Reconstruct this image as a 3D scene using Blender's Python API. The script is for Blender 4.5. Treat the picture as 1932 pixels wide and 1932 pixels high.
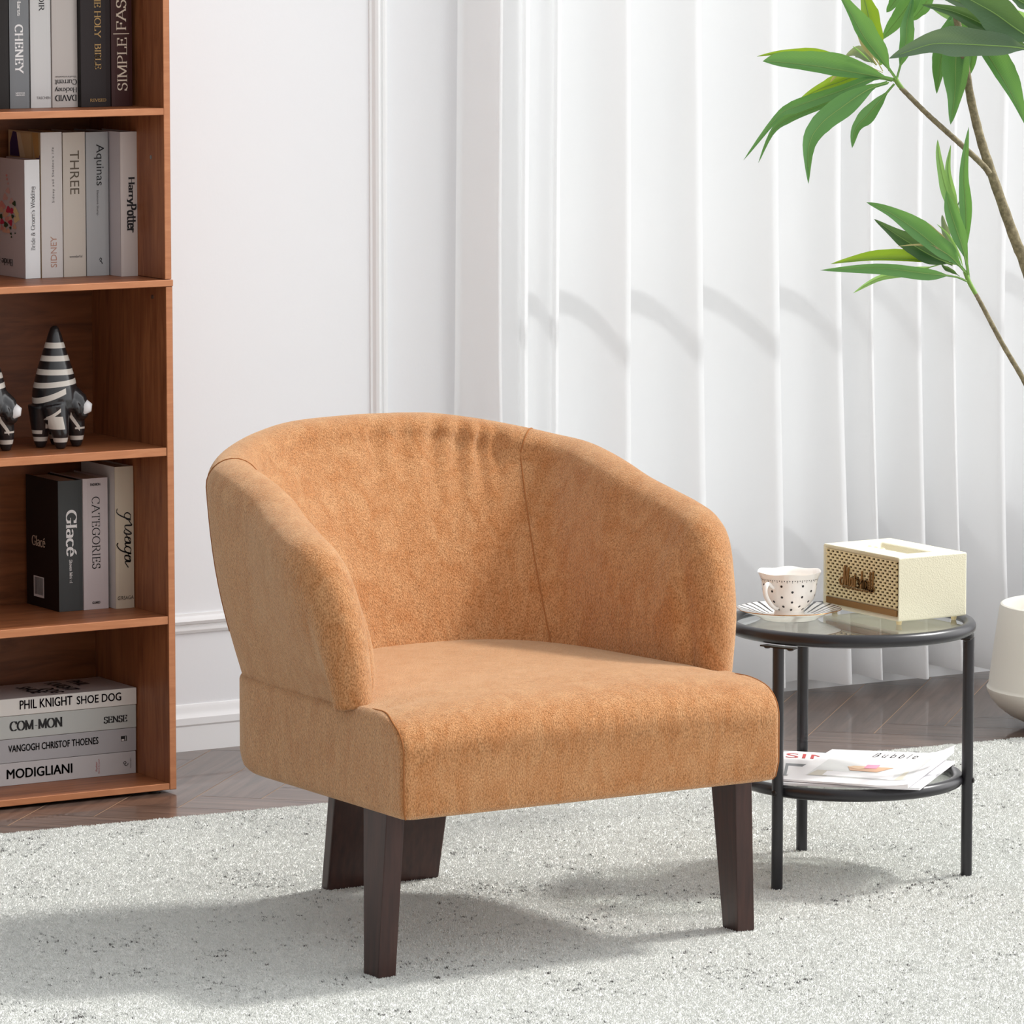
import bpy, bmesh, math, random
from mathutils import Vector, Matrix
random.seed(7)
scene = bpy.context.scene
for o in list(bpy.data.objects):
    bpy.data.objects.remove(o, do_unlink=True)

# ---------------------------------------------------------------- camera
# room axes: x runs right along the back wall, y runs into the room towards that wall, z is up (metres)
FPX, YAW, CAM_H = 9750.0, math.radians(31.5), 1.84
PITCH = math.atan(1216.0 / FPX)
cam_data = bpy.data.cameras.new('camera')
cam = bpy.data.objects.new('camera', cam_data)
scene.collection.objects.link(cam)
cam.location = (0, 0, CAM_H)
cam.rotation_euler = (math.pi / 2 - PITCH, 0, -YAW)
cam_data.sensor_width = 36.0
cam_data.lens = FPX / 1932.0 * 36.0
cam_data.clip_end = 100
scene.camera = cam

# ---------------------------------------------------------------- world, sun, exposure
scene.view_settings.view_transform = 'Standard'
scene.view_settings.look = 'None'
scene.view_settings.gamma = 1.0
scene.view_settings.use_curve_mapping = False
scene.view_settings.exposure = 0.14

world = bpy.data.worlds.new('daylight')
scene.world = world
world.use_nodes = True
wn = world.node_tree
wn.nodes.clear()
w_out = wn.nodes.new('ShaderNodeOutputWorld')
w_bg = wn.nodes.new('ShaderNodeBackground')
w_tc = wn.nodes.new('ShaderNodeTexCoord')
w_sep = wn.nodes.new('ShaderNodeSeparateXYZ')
w_map = wn.nodes.new('ShaderNodeMapRange')
w_ramp = wn.nodes.new('ShaderNodeMix')
w_ramp.data_type = 'RGBA'
# the room's daylight comes mostly from the window side (+x) and from above
w_dot = wn.nodes.new('ShaderNodeVectorMath'); w_dot.operation = 'DOT_PRODUCT'
w_dot.inputs[1].default_value = (0.78, -0.50, 0.38)
wn.links.new(w_tc.outputs['Generated'], w_dot.inputs[0])
wn.links.new(w_dot.outputs['Value'], w_map.inputs['Value'])
w_map.inputs['From Min'].default_value = -1.0
w_map.inputs['From Max'].default_value = 1.0
w_ramp.inputs[6].default_value = (0.32, 0.32, 0.325, 1)
w_ramp.inputs[7].default_value = (1.80, 1.82, 1.85, 1)
w_pow = wn.nodes.new('ShaderNodeMath'); w_pow.operation = 'POWER'; w_pow.inputs[1].default_value = 1.75
wn.links.new(w_map.outputs['Result'], w_pow.inputs[0])
wn.links.new(w_pow.outputs[0], w_ramp.inputs[0])
# bright tall windows along the room's right-hand side
w_win = wn.nodes.new('ShaderNodeVectorMath'); w_win.operation = 'DOT_PRODUCT'
w_win.inputs[1].default_value = Vector((0.86, -0.18, 0.48)).normalized()
wn.links.new(w_tc.outputs['Generated'], w_win.inputs[0])
w_wm = wn.nodes.new('ShaderNodeMapRange'); w_wm.interpolation_type = 'SMOOTHSTEP'
w_wm.inputs['From Min'].default_value = 0.80; w_wm.inputs['From Max'].default_value = 0.97
wn.links.new(w_win.outputs['Value'], w_wm.inputs['Value'])
w_add = wn.nodes.new('ShaderNodeMix'); w_add.data_type = 'RGBA'; w_add.blend_type = 'ADD'
w_add.inputs[7].default_value = (1.7, 1.68, 1.64, 1)
wn.links.new(w_wm.outputs['Result'], w_add.inputs[0]); wn.links.new(w_ramp.outputs[2], w_add.inputs[6])
w_add.clamp_result = False
wn.links.new(w_add.outputs[2], w_bg.inputs['Color'])
w_bg.inputs['Strength'].default_value = 0.84
wn.links.new(w_bg.outputs['Background'], w_out.inputs['Surface'])

sun_data = bpy.data.lights.new('sun', 'SUN')
sun = bpy.data.objects.new('sun', sun_data)
scene.collection.objects.link(sun)
SUN_EL = math.radians(50)
sdir = Vector((-math.cos(SUN_EL), 0.025, -math.sin(SUN_EL)))
sun.rotation_euler = sdir.to_track_quat('-Z', 'Y').to_euler()
sun.location = (9, 7.5, 4)
sun_data.energy = 3.8
sun_data.angle = math.radians(7.5)
sun_data.color = (1.0, 0.98, 0.95)

# daylight outside the curtained window
day_data = bpy.data.lights.new('window_daylight', 'SPOT')
day = bpy.data.objects.new('window_daylight', day_data)
scene.collection.objects.link(day)
day.location = (6.35, 12.6, 4.6)
day.rotation_euler = (Vector((6.45, 9.4, 0.85)) - Vector(day.location)).to_track_quat('-Z', 'Y').to_euler()
day_data.energy = 560
day_data.spot_size = math.radians(60)
day_data.shadow_soft_size = 0.16

# ---------------------------------------------------------------- helpers
_sp, _cp, _st, _ct = math.sin(YAW), math.cos(YAW), math.sin(PITCH), math.cos(PITCH)
_F = Vector((_sp * _ct, _cp * _ct, -_st)); _R = Vector((_cp, -_sp, 0)); _U = _R.cross(_F)
_C = Vector((0, 0, CAM_H))
def ray(px, py): return _F + _R * ((px - 966) / FPX) - _U * ((py - 966) / FPX)
def at_z(px, py, z): d = ray(px, py); return _C + d * ((z - _C.z) / d.z)
def at_y(px, py, y): d = ray(px, py); return _C + d * ((y - _C.y) / d.y)
def at_x(px, py, x): d = ray(px, py); return _C + d * ((x - _C.x) / d.x)
def at_d(px, py, t): return _C + ray(px, py) * t

def srgb(r, g, b):
    f = lambda c: (c / 255 / 12.92) if c / 255 <= 0.04045 else ((c / 255 + 0.055) / 1.055) ** 2.4
    return (f(r), f(g), f(b), 1.0)

def link(o): scene.collection.objects.link(o); return o

def mesh_obj(name, verts, faces, mat=None, parent=None, origin=None, smooth=True, mats=None, fmat=None):
    """verts in room coordinates; the object's origin goes to `origin` (or its parent's place)."""
    org = Vector(origin) if origin is not None else (Vector(parent['_o']) if parent is not None else Vector((0, 0, 0)))
    me = bpy.data.meshes.new(name)
    me.from_pydata([tuple(Vector(v) - org) for v in verts], [], faces)
    for m in (mats or ([mat] if mat else [])): me.materials.append(m)
    if fmat:
        for p, k in zip(me.polygons, fmat): p.material_index = k
    if smooth:
        for p in me.polygons: p.use_smooth = True
    me.update()
    o = link(bpy.data.objects.new(name, me))
    o['_o'] = tuple(org)
    if parent is not None:
        o.parent = parent
        po = Vector(parent['_o'])
        o.location = org - po
    else:
        o.location = org
    return o

def fix_normals(o):
    bm = bmesh.new(); bm.from_mesh(o.data)
    bmesh.ops.recalc_face_normals(bm, faces=bm.faces); bm.to_mesh(o.data); bm.free(); return o

def auto_smooth(o, deg=35):
    bm = bmesh.new(); bm.from_mesh(o.data)
    for e in bm.edges:
        e.smooth = not (len(e.link_faces) == 2 and e.calc_face_angle(0) > math.radians(deg))
    bm.to_mesh(o.data); bm.free(); return o

def root(name, loc, label, cat, group=None):
    o = link(bpy.data.objects.new(name, None)); o.location = loc; o['_o'] = tuple(loc)
    o.empty_display_size = 0.05
    return tag(o, label, cat, group)

def tag(o, label=None, cat=None, group=None, kind=None):
    if label: o['label'] = label
    if cat: o['category'] = cat
    if group: o['group'] = group
    if kind: o['kind'] = kind
    return o

def box_vf(x0, x1, y0, y1, z0, z1):
    v = [(x0, y0, z0), (x1, y0, z0), (x1, y1, z0), (x0, y1, z0), (x0, y0, z1), (x1, y0, z1), (x1, y1, z1), (x0, y1, z1)]
    f = [(0, 3, 2, 1), (4, 5, 6, 7), (0, 1, 5, 4), (1, 2, 6, 5), (2, 3, 7, 6), (3, 0, 4, 7)]
    return v, f

class MB:
    """collects shapes into one mesh"""
    def __init__(s): s.v, s.f, s.m = [], [], []
    def add(s, vf, k=0):
        n = len(s.v); s.v += [Vector(p) for p in vf[0]]
        s.f += [tuple(i + n for i in q) for q in vf[1]]; s.m += [k] * len(vf[1]); return s
    def box(s, *a, k=0): return s.add(box_vf(*a), k)
    def obj(s, name, mats, parent=None, origin=None, bevel=0, smooth=True, seg=2, deg=40):
        o = mesh_obj(name, s.v, s.f, parent=parent, origin=origin, smooth=smooth, mats=mats if isinstance(mats, list) else [mats], fmat=s.m)
        if bevel: add_bevel(o, bevel, seg)
        elif smooth: auto_smooth(o, deg)
        return o

def add_bevel(o, w, seg=2):
    md = o.modifiers.new('bevel', 'BEVEL'); md.width = w; md.segments = seg; md.limit_method = 'ANGLE'; md.angle_limit = math.radians(40)
    md.harden_normals = True
    return o

def tube_vf(pts, r, n=10, caps=True, flat=1.0):
    pts = [Vector(p) for p in pts]; N = len(pts)
    rs = r if isinstance(r, (list, tuple)) else [r] * N
    vs, fs = [], []
    t0 = (pts[1] - pts[0]).normalized()
    ref = Vector((0, 0, 1)) if abs(t0.z) < 0.9 else Vector((1, 0, 0))
    u = t0.cross(ref).normalized()
    for i, p in enumerate(pts):
        t = (pts[min(i + 1, N - 1)] - pts[max(i - 1, 0)]).normalized()
        u = (u - t * u.dot(t)).normalized(); w = t.cross(u)
        for k in range(n):
            a = 2 * math.pi * k / n
            vs.append(p + (u * math.cos(a) + w * math.sin(a) * flat) * rs[i])
    for i in range(N - 1):
        for k in range(n):
            a, b = i * n + k, i * n + (k + 1) % n
            fs.append((a, b, b + n, a + n))
    if caps:
        fs.append(tuple(range(n - 1, -1, -1))); fs.append(tuple((N - 1) * n + k for k in range(n)))
    return vs, fs

def torus_vf(c, R, r, n=72, m=12):
    vs, fs = [], []
    for i in range(n):
        a = 2 * math.pi * i / n
        for j in range(m):
            b = 2 * math.pi * j / m
            q = R + r * math.cos(b)
            vs.append((c[0] + q * math.cos(a), c[1] + q * math.sin(a), c[2] + r * math.sin(b)))
    for i in range(n):
        for j in range(m):
            fs.append((i * m + j, ((i + 1) % n) * m + j, ((i + 1) % n) * m + (j + 1) % m, i * m + (j + 1) % m))
    return vs, fs

def lathe_vf(c, prof, n=48, close=True, fn=None):
    """prof: list of (r, z) from start to end; fn(a, i) scales the radius"""
    vs, fs = [], []
    for i, (r, z) in enumerate(prof):
        for k in range(n):
            a = 2 * math.pi * k / n
            rr = r * (fn(a, i) if fn else 1)
            vs.append((c[0] + rr * math.cos(a), c[1] + rr * math.sin(a), c[2] + z))
    for i in range(len(prof) - 1):
        for k in range(n):
            a, b = i * n + k, i * n + (k + 1) % n
            fs.append((a, b, b + n, a + n))
    if close:
        fs.append(tuple(range(n - 1, -1, -1))); fs.append(tuple((len(prof) - 1) * n + k for k in range(n)))
    return vs, fs

def cyl_vf(p0, p1, r, n=20): return tube_vf([p0, p1], r, n)

def grid_faces(nu, nv, wrap_v=False):
    fs = []
    for i in range(nu - 1):
        for j in range(nv if wrap_v else nv - 1):
            j2 = (j + 1) % nv
            fs.append((i * nv + j, (i + 1) * nv + j, (i + 1) * nv + j2, i * nv + j2))
    return fs

def cr(P, t):
    """Catmull-Rom through the tuples P, t in [0, len-1]"""
    n = len(P); i = min(int(t), n - 2); u = t - i
    p0, p1, p2, p3 = P[max(i - 1, 0)], P[i], P[i + 1], P[min(i + 2, n - 1)]
    return tuple(0.5 * (2 * b + (c - a) * u + (2 * a - 5 * b + 4 * c - d) * u * u + (3 * b - a - 3 * c + d) * u ** 3) for a, b, c, d in zip(p0, p1, p2, p3))

def sample(P, n): return [cr(P, (len(P) - 1) * i / (n - 1)) for i in range(n)]

# ---------------------------------------------------------------- materials
def mat(name, col, rough=0.5, metal=0.0, spec=0.5, coat=0.0, sheen=0.0, trans=0.0, ior=1.45, sub=0.0):
    m = bpy.data.materials.new(name); m.use_nodes = True
    b = m.node_tree.nodes['Principled BSDF']
    b.inputs['Base Color'].default_value = col
    b.inputs['Roughness'].default_value = rough
    b.inputs['Metallic'].default_value = metal
    b.inputs['Specular IOR Level'].default_value = spec
    b.inputs['Coat Weight'].default_value = coat
    b.inputs['Sheen Weight'].default_value = sheen
    b.inputs['Transmission Weight'].default_value = trans
    b.inputs['IOR'].default_value = ior
    b.inputs['Subsurface Weight'].default_value = sub
    return m

def nodes(m): t = m.node_tree; return t, t.nodes, t.links, t.nodes['Principled BSDF']

def coords(m, scale=(1, 1, 1), rot=(0, 0, 0), src='Object'):
    t, n, l, b = nodes(m)
    tc = n.new('ShaderNodeTexCoord'); mp = n.new('ShaderNodeMapping')
    mp.inputs['Scale'].default_value = scale; mp.inputs['Rotation'].default_value = rot
    l.new(tc.outputs[src], mp.inputs['Vector']); return mp.outputs['Vector']

def noise(m, vec, scale, detail=3, rough=0.5, dist=0.0):
    t, n, l, b = nodes(m)
    x = n.new('ShaderNodeTexNoise'); x.inputs['Scale'].default_value = scale
    x.inputs['Detail'].default_value = detail; x.inputs['Roughness'].default_value = rough; x.inputs['Distortion'].default_value = dist
    l.new(vec, x.inputs['Vector']); return x.outputs['Fac']

def ramp(m, fac, stops, interp='LINEAR'):
    t, n, l, b = nodes(m)
    r = n.new('ShaderNodeValToRGB'); e = r.color_ramp; e.interpolation = interp
    while len(e.elements) < len(stops): e.elements.new(0.5)
    for q, (p, c) in zip(e.elements, stops): q.position = p; q.color = c
    l.new(fac, r.inputs['Fac']); return r.outputs['Color']

def mixc(m, fac, a, b_, mode='MIX'):
    t, n, l, b = nodes(m)
    x = n.new('ShaderNodeMix'); x.data_type = 'RGBA'; x.blend_type = mode
    for s, v in ((0, fac), (6, a), (7, b_)):
        if isinstance(v, (float, int, tuple)): x.inputs[s].default_value = v
        else: l.new(v, x.inputs[s])
    return x.outputs[2]

def mth(m, op, a, b_=0.0):
    t, n, l, b = nodes(m)
    x = n.new('ShaderNodeMath'); x.operation = op
    for s, v in ((0, a), (1, b_)):
        if isinstance(v, (float, int)): x.inputs[s].default_value = v
        else: l.new(v, x.inputs[s])
    return x.outputs[0]

def bump(m, h, strength=0.3, dist=0.01, prev=None):
    t, n, l, b = nodes(m)
    x = n.new('ShaderNodeBump'); x.inputs['Strength'].default_value = strength; x.inputs['Distance'].default_value = dist
    l.new(h, x.inputs['Height'])
    if prev is not None: l.new(prev, x.inputs['Normal'])
    l.new(x.outputs['Normal'], b.inputs['Normal']); return x.outputs['Normal']

def setcol(m, sock): t, n, l, b = nodes(m); l.new(sock, b.inputs['Base Color'])

# painted wall
M_wall = mat('wall_paint', srgb(240, 241, 243), 0.75, spec=0.3)
v = coords(M_wall); bump(M_wall, noise(M_wall, v, 140, 2), 0.06, 0.002)
M_trim = mat('white_trim', srgb(242, 242, 242), 0.45)
# wood floor
M_floor = mat('parquet', srgb(90, 66, 54), 0.32, spec=0.5, coat=0.35)
t, n, l, b = nodes(M_floor)
at = n.new('ShaderNodeAttribute'); at.attribute_name = 'plank'
uv = n.new('ShaderNodeUVMap')
mp = n.new('ShaderNodeMapping'); mp.inputs['Scale'].default_value = (3.0, 60.0, 1)
l.new(uv.outputs['UV'], mp.inputs['Vector'])
g = noise(M_floor, mp.outputs['Vector'], 1.0, 5, 0.6, 0.6)
c1 = ramp(M_floor, g, [(0.3, srgb(64, 50, 44)), (0.55, srgb(96, 77, 67)), (0.8, srgb(118, 97, 85))])
setcol(M_floor, mixc(M_floor, 1.0, c1, at.outputs['Color'], 'MULTIPLY'))
bump(M_floor, g, 0.08, 0.002)
M_seam = mat('bevel_highlight', srgb(196, 160, 128), 0.5)  # pale tone stands in for the highlight on plank bevels
# rug
M_rug = mat('rug_pile', srgb(205, 206, 200), 0.95, spec=0.1, sheen=0.15)
v = coords(M_rug); v2 = coords(M_rug, (1.0, 0.8, 0), (0, 0, 0.5))
fl = noise(M_rug, v2, 78, 4, 0.65, 0.4); area = noise(M_rug, v, 5.5, 2, 0.5)
fsum = mth(M_rug, 'ADD', fl, mth(M_rug, 'MULTIPLY', area, 0.34))
flecks = ramp(M_rug, fsum, [(0.79, (0, 0, 0, 1)), (0.87, (1, 1, 1, 1))])
t, n, l, b = nodes(M_rug); hi_ = n.new('ShaderNodeHairInfo')
tone = ramp(M_rug, hi_.outputs['Random'], [(0.0, srgb(240, 241, 236)), (0.5, srgb(248, 249, 245)), (1.0, srgb(252, 253, 250))])
tone2 = mixc(M_rug, flecks, tone, srgb(96, 93, 90))
setcol(M_rug, tone2)
h = mth(M_rug, 'ADD', noise(M_rug, v, 260, 3, 0.75), mth(M_rug, 'MULTIPLY', noise(M_rug, v, 45, 3, 0.6), 1.3))
h = mth(M_rug, 'SUBTRACT', h, mth(M_rug, 'MULTIPLY', flecks, 0.5))
bump(M_rug, h, 0.9, 0.007)
# upholstery
def fabric(name, base, light):
    m = mat(name, base, 0.92, spec=0.12, sheen=0.95)
    t, n, l, b = nodes(m)
    b.inputs['Sheen Roughness'].default_value = 0.3
    b.inputs['Sheen Tint'].default_value = srgb(255, 230, 198)
    v = coords(m); vs = coords(m, (1, 1, 0.40))
    nap = noise(m, vs, 34, 5, 0.7, 0.6)
    col = ramp(m, nap, [(0.36, base), (0.72, light)])
    vf = coords(m, (1, 1, 0.55)); fine = noise(m, vf, 500, 2, 0.6)
    col = mixc(m, 1.0, col, ramp(m, fine, [(0.34, (0.58, 0.52, 0.46, 1)), (0.6, (1.10, 1.10, 1.10, 1))]), 'MULTIPLY')
    setcol(m, col)
    hh = mth(m, 'ADD', noise(m, vf, 480, 3, 0.6), mth(m, 'MULTIPLY', noise(m, v, 30, 2), 0.6))
    bump(m, hh, 0.8, 0.004)
    return m
M_fab = fabric('camel_velvet', srgb(182, 125, 79), srgb(200, 152, 108))
M_seamf = mat('seam_shade', srgb(150, 98, 60), 0.95, spec=0.05)  # darker than the cloth, to paint the shade in its seams and creases
# dark leg wood
M_leg = mat('espresso_wood', srgb(62, 42, 38), 0.38)
v = coords(M_leg, (40, 40, 3)); lg = noise(M_leg, v, 2.5, 4, 0.6)
setcol(M_leg, ramp(M_leg, lg, [(0.3, srgb(44, 27, 24)), (0.7, srgb(66, 41, 35))]))
# cherry bookcase wood, grain along x or z
def cherry(name, scale, a=(112, 62, 36), c=(150, 92, 58), d=(168, 108, 70)):
    m = mat(name, srgb(*a), 0.42, spec=0.4)
    v = coords(m, scale); g = noise(m, v, 2.0, 5, 0.6, 0.9)
    setcol(m, ramp(m, g, [(0.28, srgb(*a)), (0.55, srgb(*c)), (0.8, srgb(*d))]))
    return m
M_chx = cherry('cherry_veneer_shelf', (2.5, 26, 26))
M_chz = cherry('cherry_veneer_side', (26, 26, 2.5))
M_chb = cherry('cherry_veneer_back', (2.0, 26, 14), (92, 50, 28), (128, 76, 44), (142, 88, 54))
M_edge = cherry('cherry_edge_band', (4, 30, 30), (176, 112, 74), (190, 126, 86), (200, 138, 98))
M_steel = mat('bolt_steel', srgb(150, 150, 150), 0.3, 1.0)
M_black = mat('black_metal', srgb(34, 33, 36), 0.30, 0.0, spec=0.5)
M_blackbolt = mat('black_bolt', srgb(40, 36, 34), 0.3, 0.5)
# curtain
M_cur = bpy.data.materials.new('sheer_curtain'); M_cur.use_nodes = True
t = M_cur.node_tree; t.nodes.clear(); o_ = t.nodes.new('ShaderNodeOutputMaterial')
d_ = t.nodes.new('ShaderNodeBsdfDiffuse'); tr_ = t.nodes.new('ShaderNodeBsdfTranslucent'); mx = t.nodes.new('ShaderNodeMixShader')
d_.inputs['Color'].default_value = srgb(250, 250, 250); tr_.inputs['Color'].default_value = srgb(248, 248, 248)
mx.inputs[0].default_value = 0.42
t.links.new(d_.outputs[0], mx.inputs[1]); t.links.new(tr_.outputs[0], mx.inputs[2]); t.links.new(mx.outputs[0], o_.inputs['Surface'])
# clear glass for table tops
def glass(name, tint, refl0=0.04, refl_pow=5.0):
    m = bpy.data.materials.new(name); m.use_nodes = True
    t = m.node_tree; t.nodes.clear(); o_ = t.nodes.new('ShaderNodeOutputMaterial')
    tp = t.nodes.new('ShaderNodeBsdfTransparent'); gl = t.nodes.new('ShaderNodeBsdfGlossy'); mx = t.nodes.new('ShaderNodeMixShader')
    tp.inputs['Color'].default_value = tint; gl.inputs['Roughness'].default_value = 0.01; 
    # Schlick reflectance, the same from both faces of the pane
    geo = t.nodes.new('ShaderNodeNewGeometry'); dt = t.nodes.new('ShaderNodeVectorMath'); dt.operation = 'DOT_PRODUCT'
    t.links.new(geo.outputs['Normal'], dt.inputs[0]); t.links.new(geo.outputs['Incoming'], dt.inputs[1])
    def mm(op, a, b):
        x = t.nodes.new('ShaderNodeMath'); x.operation = op
        for k, q in ((0, a), (1, b)):
            if isinstance(q, (int, float)): x.inputs[k].default_value = q
            else: t.links.new(q, x.inputs[k])
        return x.outputs[0]
    c_ = mm('ABSOLUTE', dt.outputs['Value'], 0.0)
    fr_ = mm('MULTIPLY_ADD' if False else 'MULTIPLY', mm('POWER', mm('SUBTRACT', 1.0, c_), refl_pow), 1.0 - refl0)
    fr_ = mm('ADD', fr_, refl0)
    t.links.new(fr_, mx.inputs[0]); t.links.new(tp.outputs[0], mx.inputs[1]); t.links.new(gl.outputs[0], mx.inputs[2]); t.links.new(mx.outputs[0], o_.inputs['Surface'])
    return m
M_glass = glass('table_glass', (0.985, 1.0, 0.980, 1), 0.13, 4.0)
M_pane = glass('window_glass', (0.97, 0.98, 0.98, 1))
# ================================================================ the setting
WY = 9.487          # face of the back wall
# floor: herringbone parquet, one mesh, 45 degrees to the wall
def build_floor():
    w, L = 0.132, 0.66
    A = Vector((math.cos(math.radians(45)), math.sin(math.radians(45)), 0)); B = Vector((A.y, -A.x, 0))
    org = Vector((5.9, 9.0, 0))
    vs, fs, cols, uvs = [], [], [], []
    rnd = random.Random(3)
    gap = 0.0009
    def plank(u0, v0, along):
        c = org + A * u0 + B * v0
        mid = c + (A * L * .5 + B * w * .5 if along else A * w * .5 + B * L * .5)
        if not (2.6 < mid.x < 9.2 and 5.6 < mid.y < 9.9): return
        du, dv = (L, w) if along else (w, L)
        q = [c + A * gap + B * gap, c + A * (du - gap) + B * gap, c + A * (du - gap) + B * (dv - gap), c + A * gap + B * (dv - gap)]
        k = len(vs); vs.extend(q); fs.append((k + 3, k + 2, k + 1, k))
        t = rnd.uniform(0.78, 1.12); h = rnd.uniform(-0.04, 0.05)
        cols.append((t * (1 + h), t, t * (1 - h), 1))
        o = rnd.uniform(0, 50)
        uu = [(0, 0), (du, 0), (du, dv), (0, dv)] if along else [(0, 0), (0, w), (L, w), (L, 0)]
        uvs.append([(a + o, b_ + o) for a, b_ in reversed(uu)])
    n = int(L / w)
    # lattice of the herringbone: an L of two planks repeats by (w, w) and by (2L)-wide columns
    for j in range(-60, 60):
        for i in range(-8, 9):
            bu, bv = j * w + i * L, j * w - i * L
            plank(bu, bv, True)              # runs along A
            plank(bu - w, bv , False) if False else plank(bu + L, bv - L + w, False)
    mbv, mbf = vs, fs
    k = len(mbv)
    me_o = mesh_obj('floor', mbv, mbf, origin=(6, 8, 0), smooth=False, mats=[M_floor, M_seam])
    me = me_o.data
    ca = me.color_attributes.new('plank', 'FLOAT_COLOR', 'CORNER')
    ul = me.uv_layers.new(name='UVMap')
    for p in me.polygons:
        for s, li in enumerate(p.loop_indices):
            ca.data[li].color = cols[p.index]; ul.data[li].uv = uvs[p.index][s]
    # pale sheet showing in the joints, a painted highlight of the plank bevels
    bm = bmesh.new(); bm.from_mesh(me)
    q = [bm.verts.new(Vector(p) - Vector((6, 8, 0))) for p in ((2.4, 5.4, -.0006), (9.4, 5.4, -.0006), (9.4, 10.0, -.0006), (2.4, 10.0, -.0006))]
    f = bm.faces.new(q); f.material_index = 1
    bm.to_mesh(me); bm.free()
    return tag(me_o, 'dark brown herringbone parquet floor with bevel highlights painted pale in its joints', 'floor', kind='structure')
build_floor()

# back wall with the window opening behind the curtain
WX0, WX1, WZ0, WZ1 = 5.74, 8.4, 0.43, 2.55
mb = MB(); T = 0.16
mb.box(2.6, WX0, WY, WY + T, 0, 5.6); mb.box(WX1, 9.2, WY, WY + T, 0, 5.6)
mb.box(WX0, WX1, WY, WY + T, 0, WZ0); mb.box(WX0, WX1, WY, WY + T, WZ1, 5.6)
tag(mb.obj('wall_back', M_wall, origin=(6, WY, 0), smooth=False), 'white painted back wall with panel moulding', 'wall', kind='structure')

# unseen wall strip on the right, added to keep the sun off the curtain
tag(MB().box(8.90, 9.06, 8.78, WY, 0, 5.6).obj('wall_sunblock', M_wall, origin=(8.98, 9.1, 0), smooth=False), 'added unseen white wall strip keeping the sun off the curtain', 'wall', kind='structure')

# window: frame with one transom and mullions
mb = MB(); y0, y1 = WY + 0.03, WY + 0.09
for a in ((WX0, WX0 + .06, WZ0, WZ1), (WX1 - .06, WX1, WZ0, WZ1), (WX0, WX1, WZ0, WZ0 + .06), (WX0, WX1, WZ1 - .06, WZ1)):
    mb.box(a[0], a[1], y0, y1, a[2], a[3])
mb.box(WX0 + .05, WX1 - .05, y0 + .018, y0 + .040, 1.010, 1.038)      # slim transom bar
win = tag(mb.obj('window_1', M_trim, origin=(7.1, WY + .05, WZ0), bevel=0.004), 'white framed window behind the sheer curtain', 'window', kind='structure')
mb = MB().box(WX0 + .05, WX1 - .05, WY + .058, WY + .062, WZ0 + .05, WZ1 - .05)
mb.obj('window_pane', M_pane, win, smooth=False)

# baseboard (stepped profile)
def extrude_profile(prof, x0, x1, axis='x'):
    """prof: (y, z) outline"""
    n = len(prof); vs = [(x0, y, z) for y, z in prof] + [(x1, y, z) for y, z in prof]
    fs = [(i, (i + 1) % n, n + (i + 1) % n, n + i) for i in range(n)] + [tuple(range(n)), tuple(range(2 * n - 1, n - 1, -1))]
    return vs, fs
b0 = WY
prof = [(b0, 0), (b0 - .011, 0), (b0 - .011, .052), (b0 - .0135, .056), (b0 - .0135, .070), (b0 - .009, .076), (b0 - .006, .082), (b0 - .006, .090), (b0 - .003, .097), (b0, .098)]
o = mesh_obj('baseboard_back', *extrude_profile(prof, 2.7, 9.1), mat=M_trim, origin=(6, WY, 0)); fix_normals(o); auto_smooth(o, 30)
tag(o, 'white stepped skirting board along the back wall', 'baseboard', kind='structure')

# panel moulding: a rectangular frame of bead profile, mitred at its corners
def moulding(name, xa, xb, za, zb, w=0.043):
    # offset inwards d, stand-out h
    prof = [(0, 0), (0.002, .006), (.008, .009), (.013, .008), (.015, .004), (.019, .004), (.022, .012), (.028, .015), (.034, .012), (.038, .005), (w, .004), (w, 0)]
    vs, fs = [], []
    corners = [(xa, za, 1, 1), (xb, za, -1, 1), (xb, zb, -1, -1), (xa, zb, 1, -1)]
    for cx_, cz_, sx, sz in corners:
        for d, h_ in prof: vs.append((cx_ + sx * d, WY - h_, cz_ + sz * d))
    n = len(prof)
    for c in range(4):
        for i in range(n - 1):
            a, b_ = c * n + i, ((c + 1) % 4) * n + i
            fs.append((a, b_, b_ + 1, a + 1))
    o = mesh_obj(name, vs, fs, mat=M_trim, origin=((xa + xb) / 2, WY, za)); fix_normals(o); auto_smooth(o, 28)
    return o
tag(moulding('trim_1', 3.2, 5.502, 0.247, 2.6), 'white rectangular panel moulding on the wall between bookcase and curtain', 'moulding', kind='structure')

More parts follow.
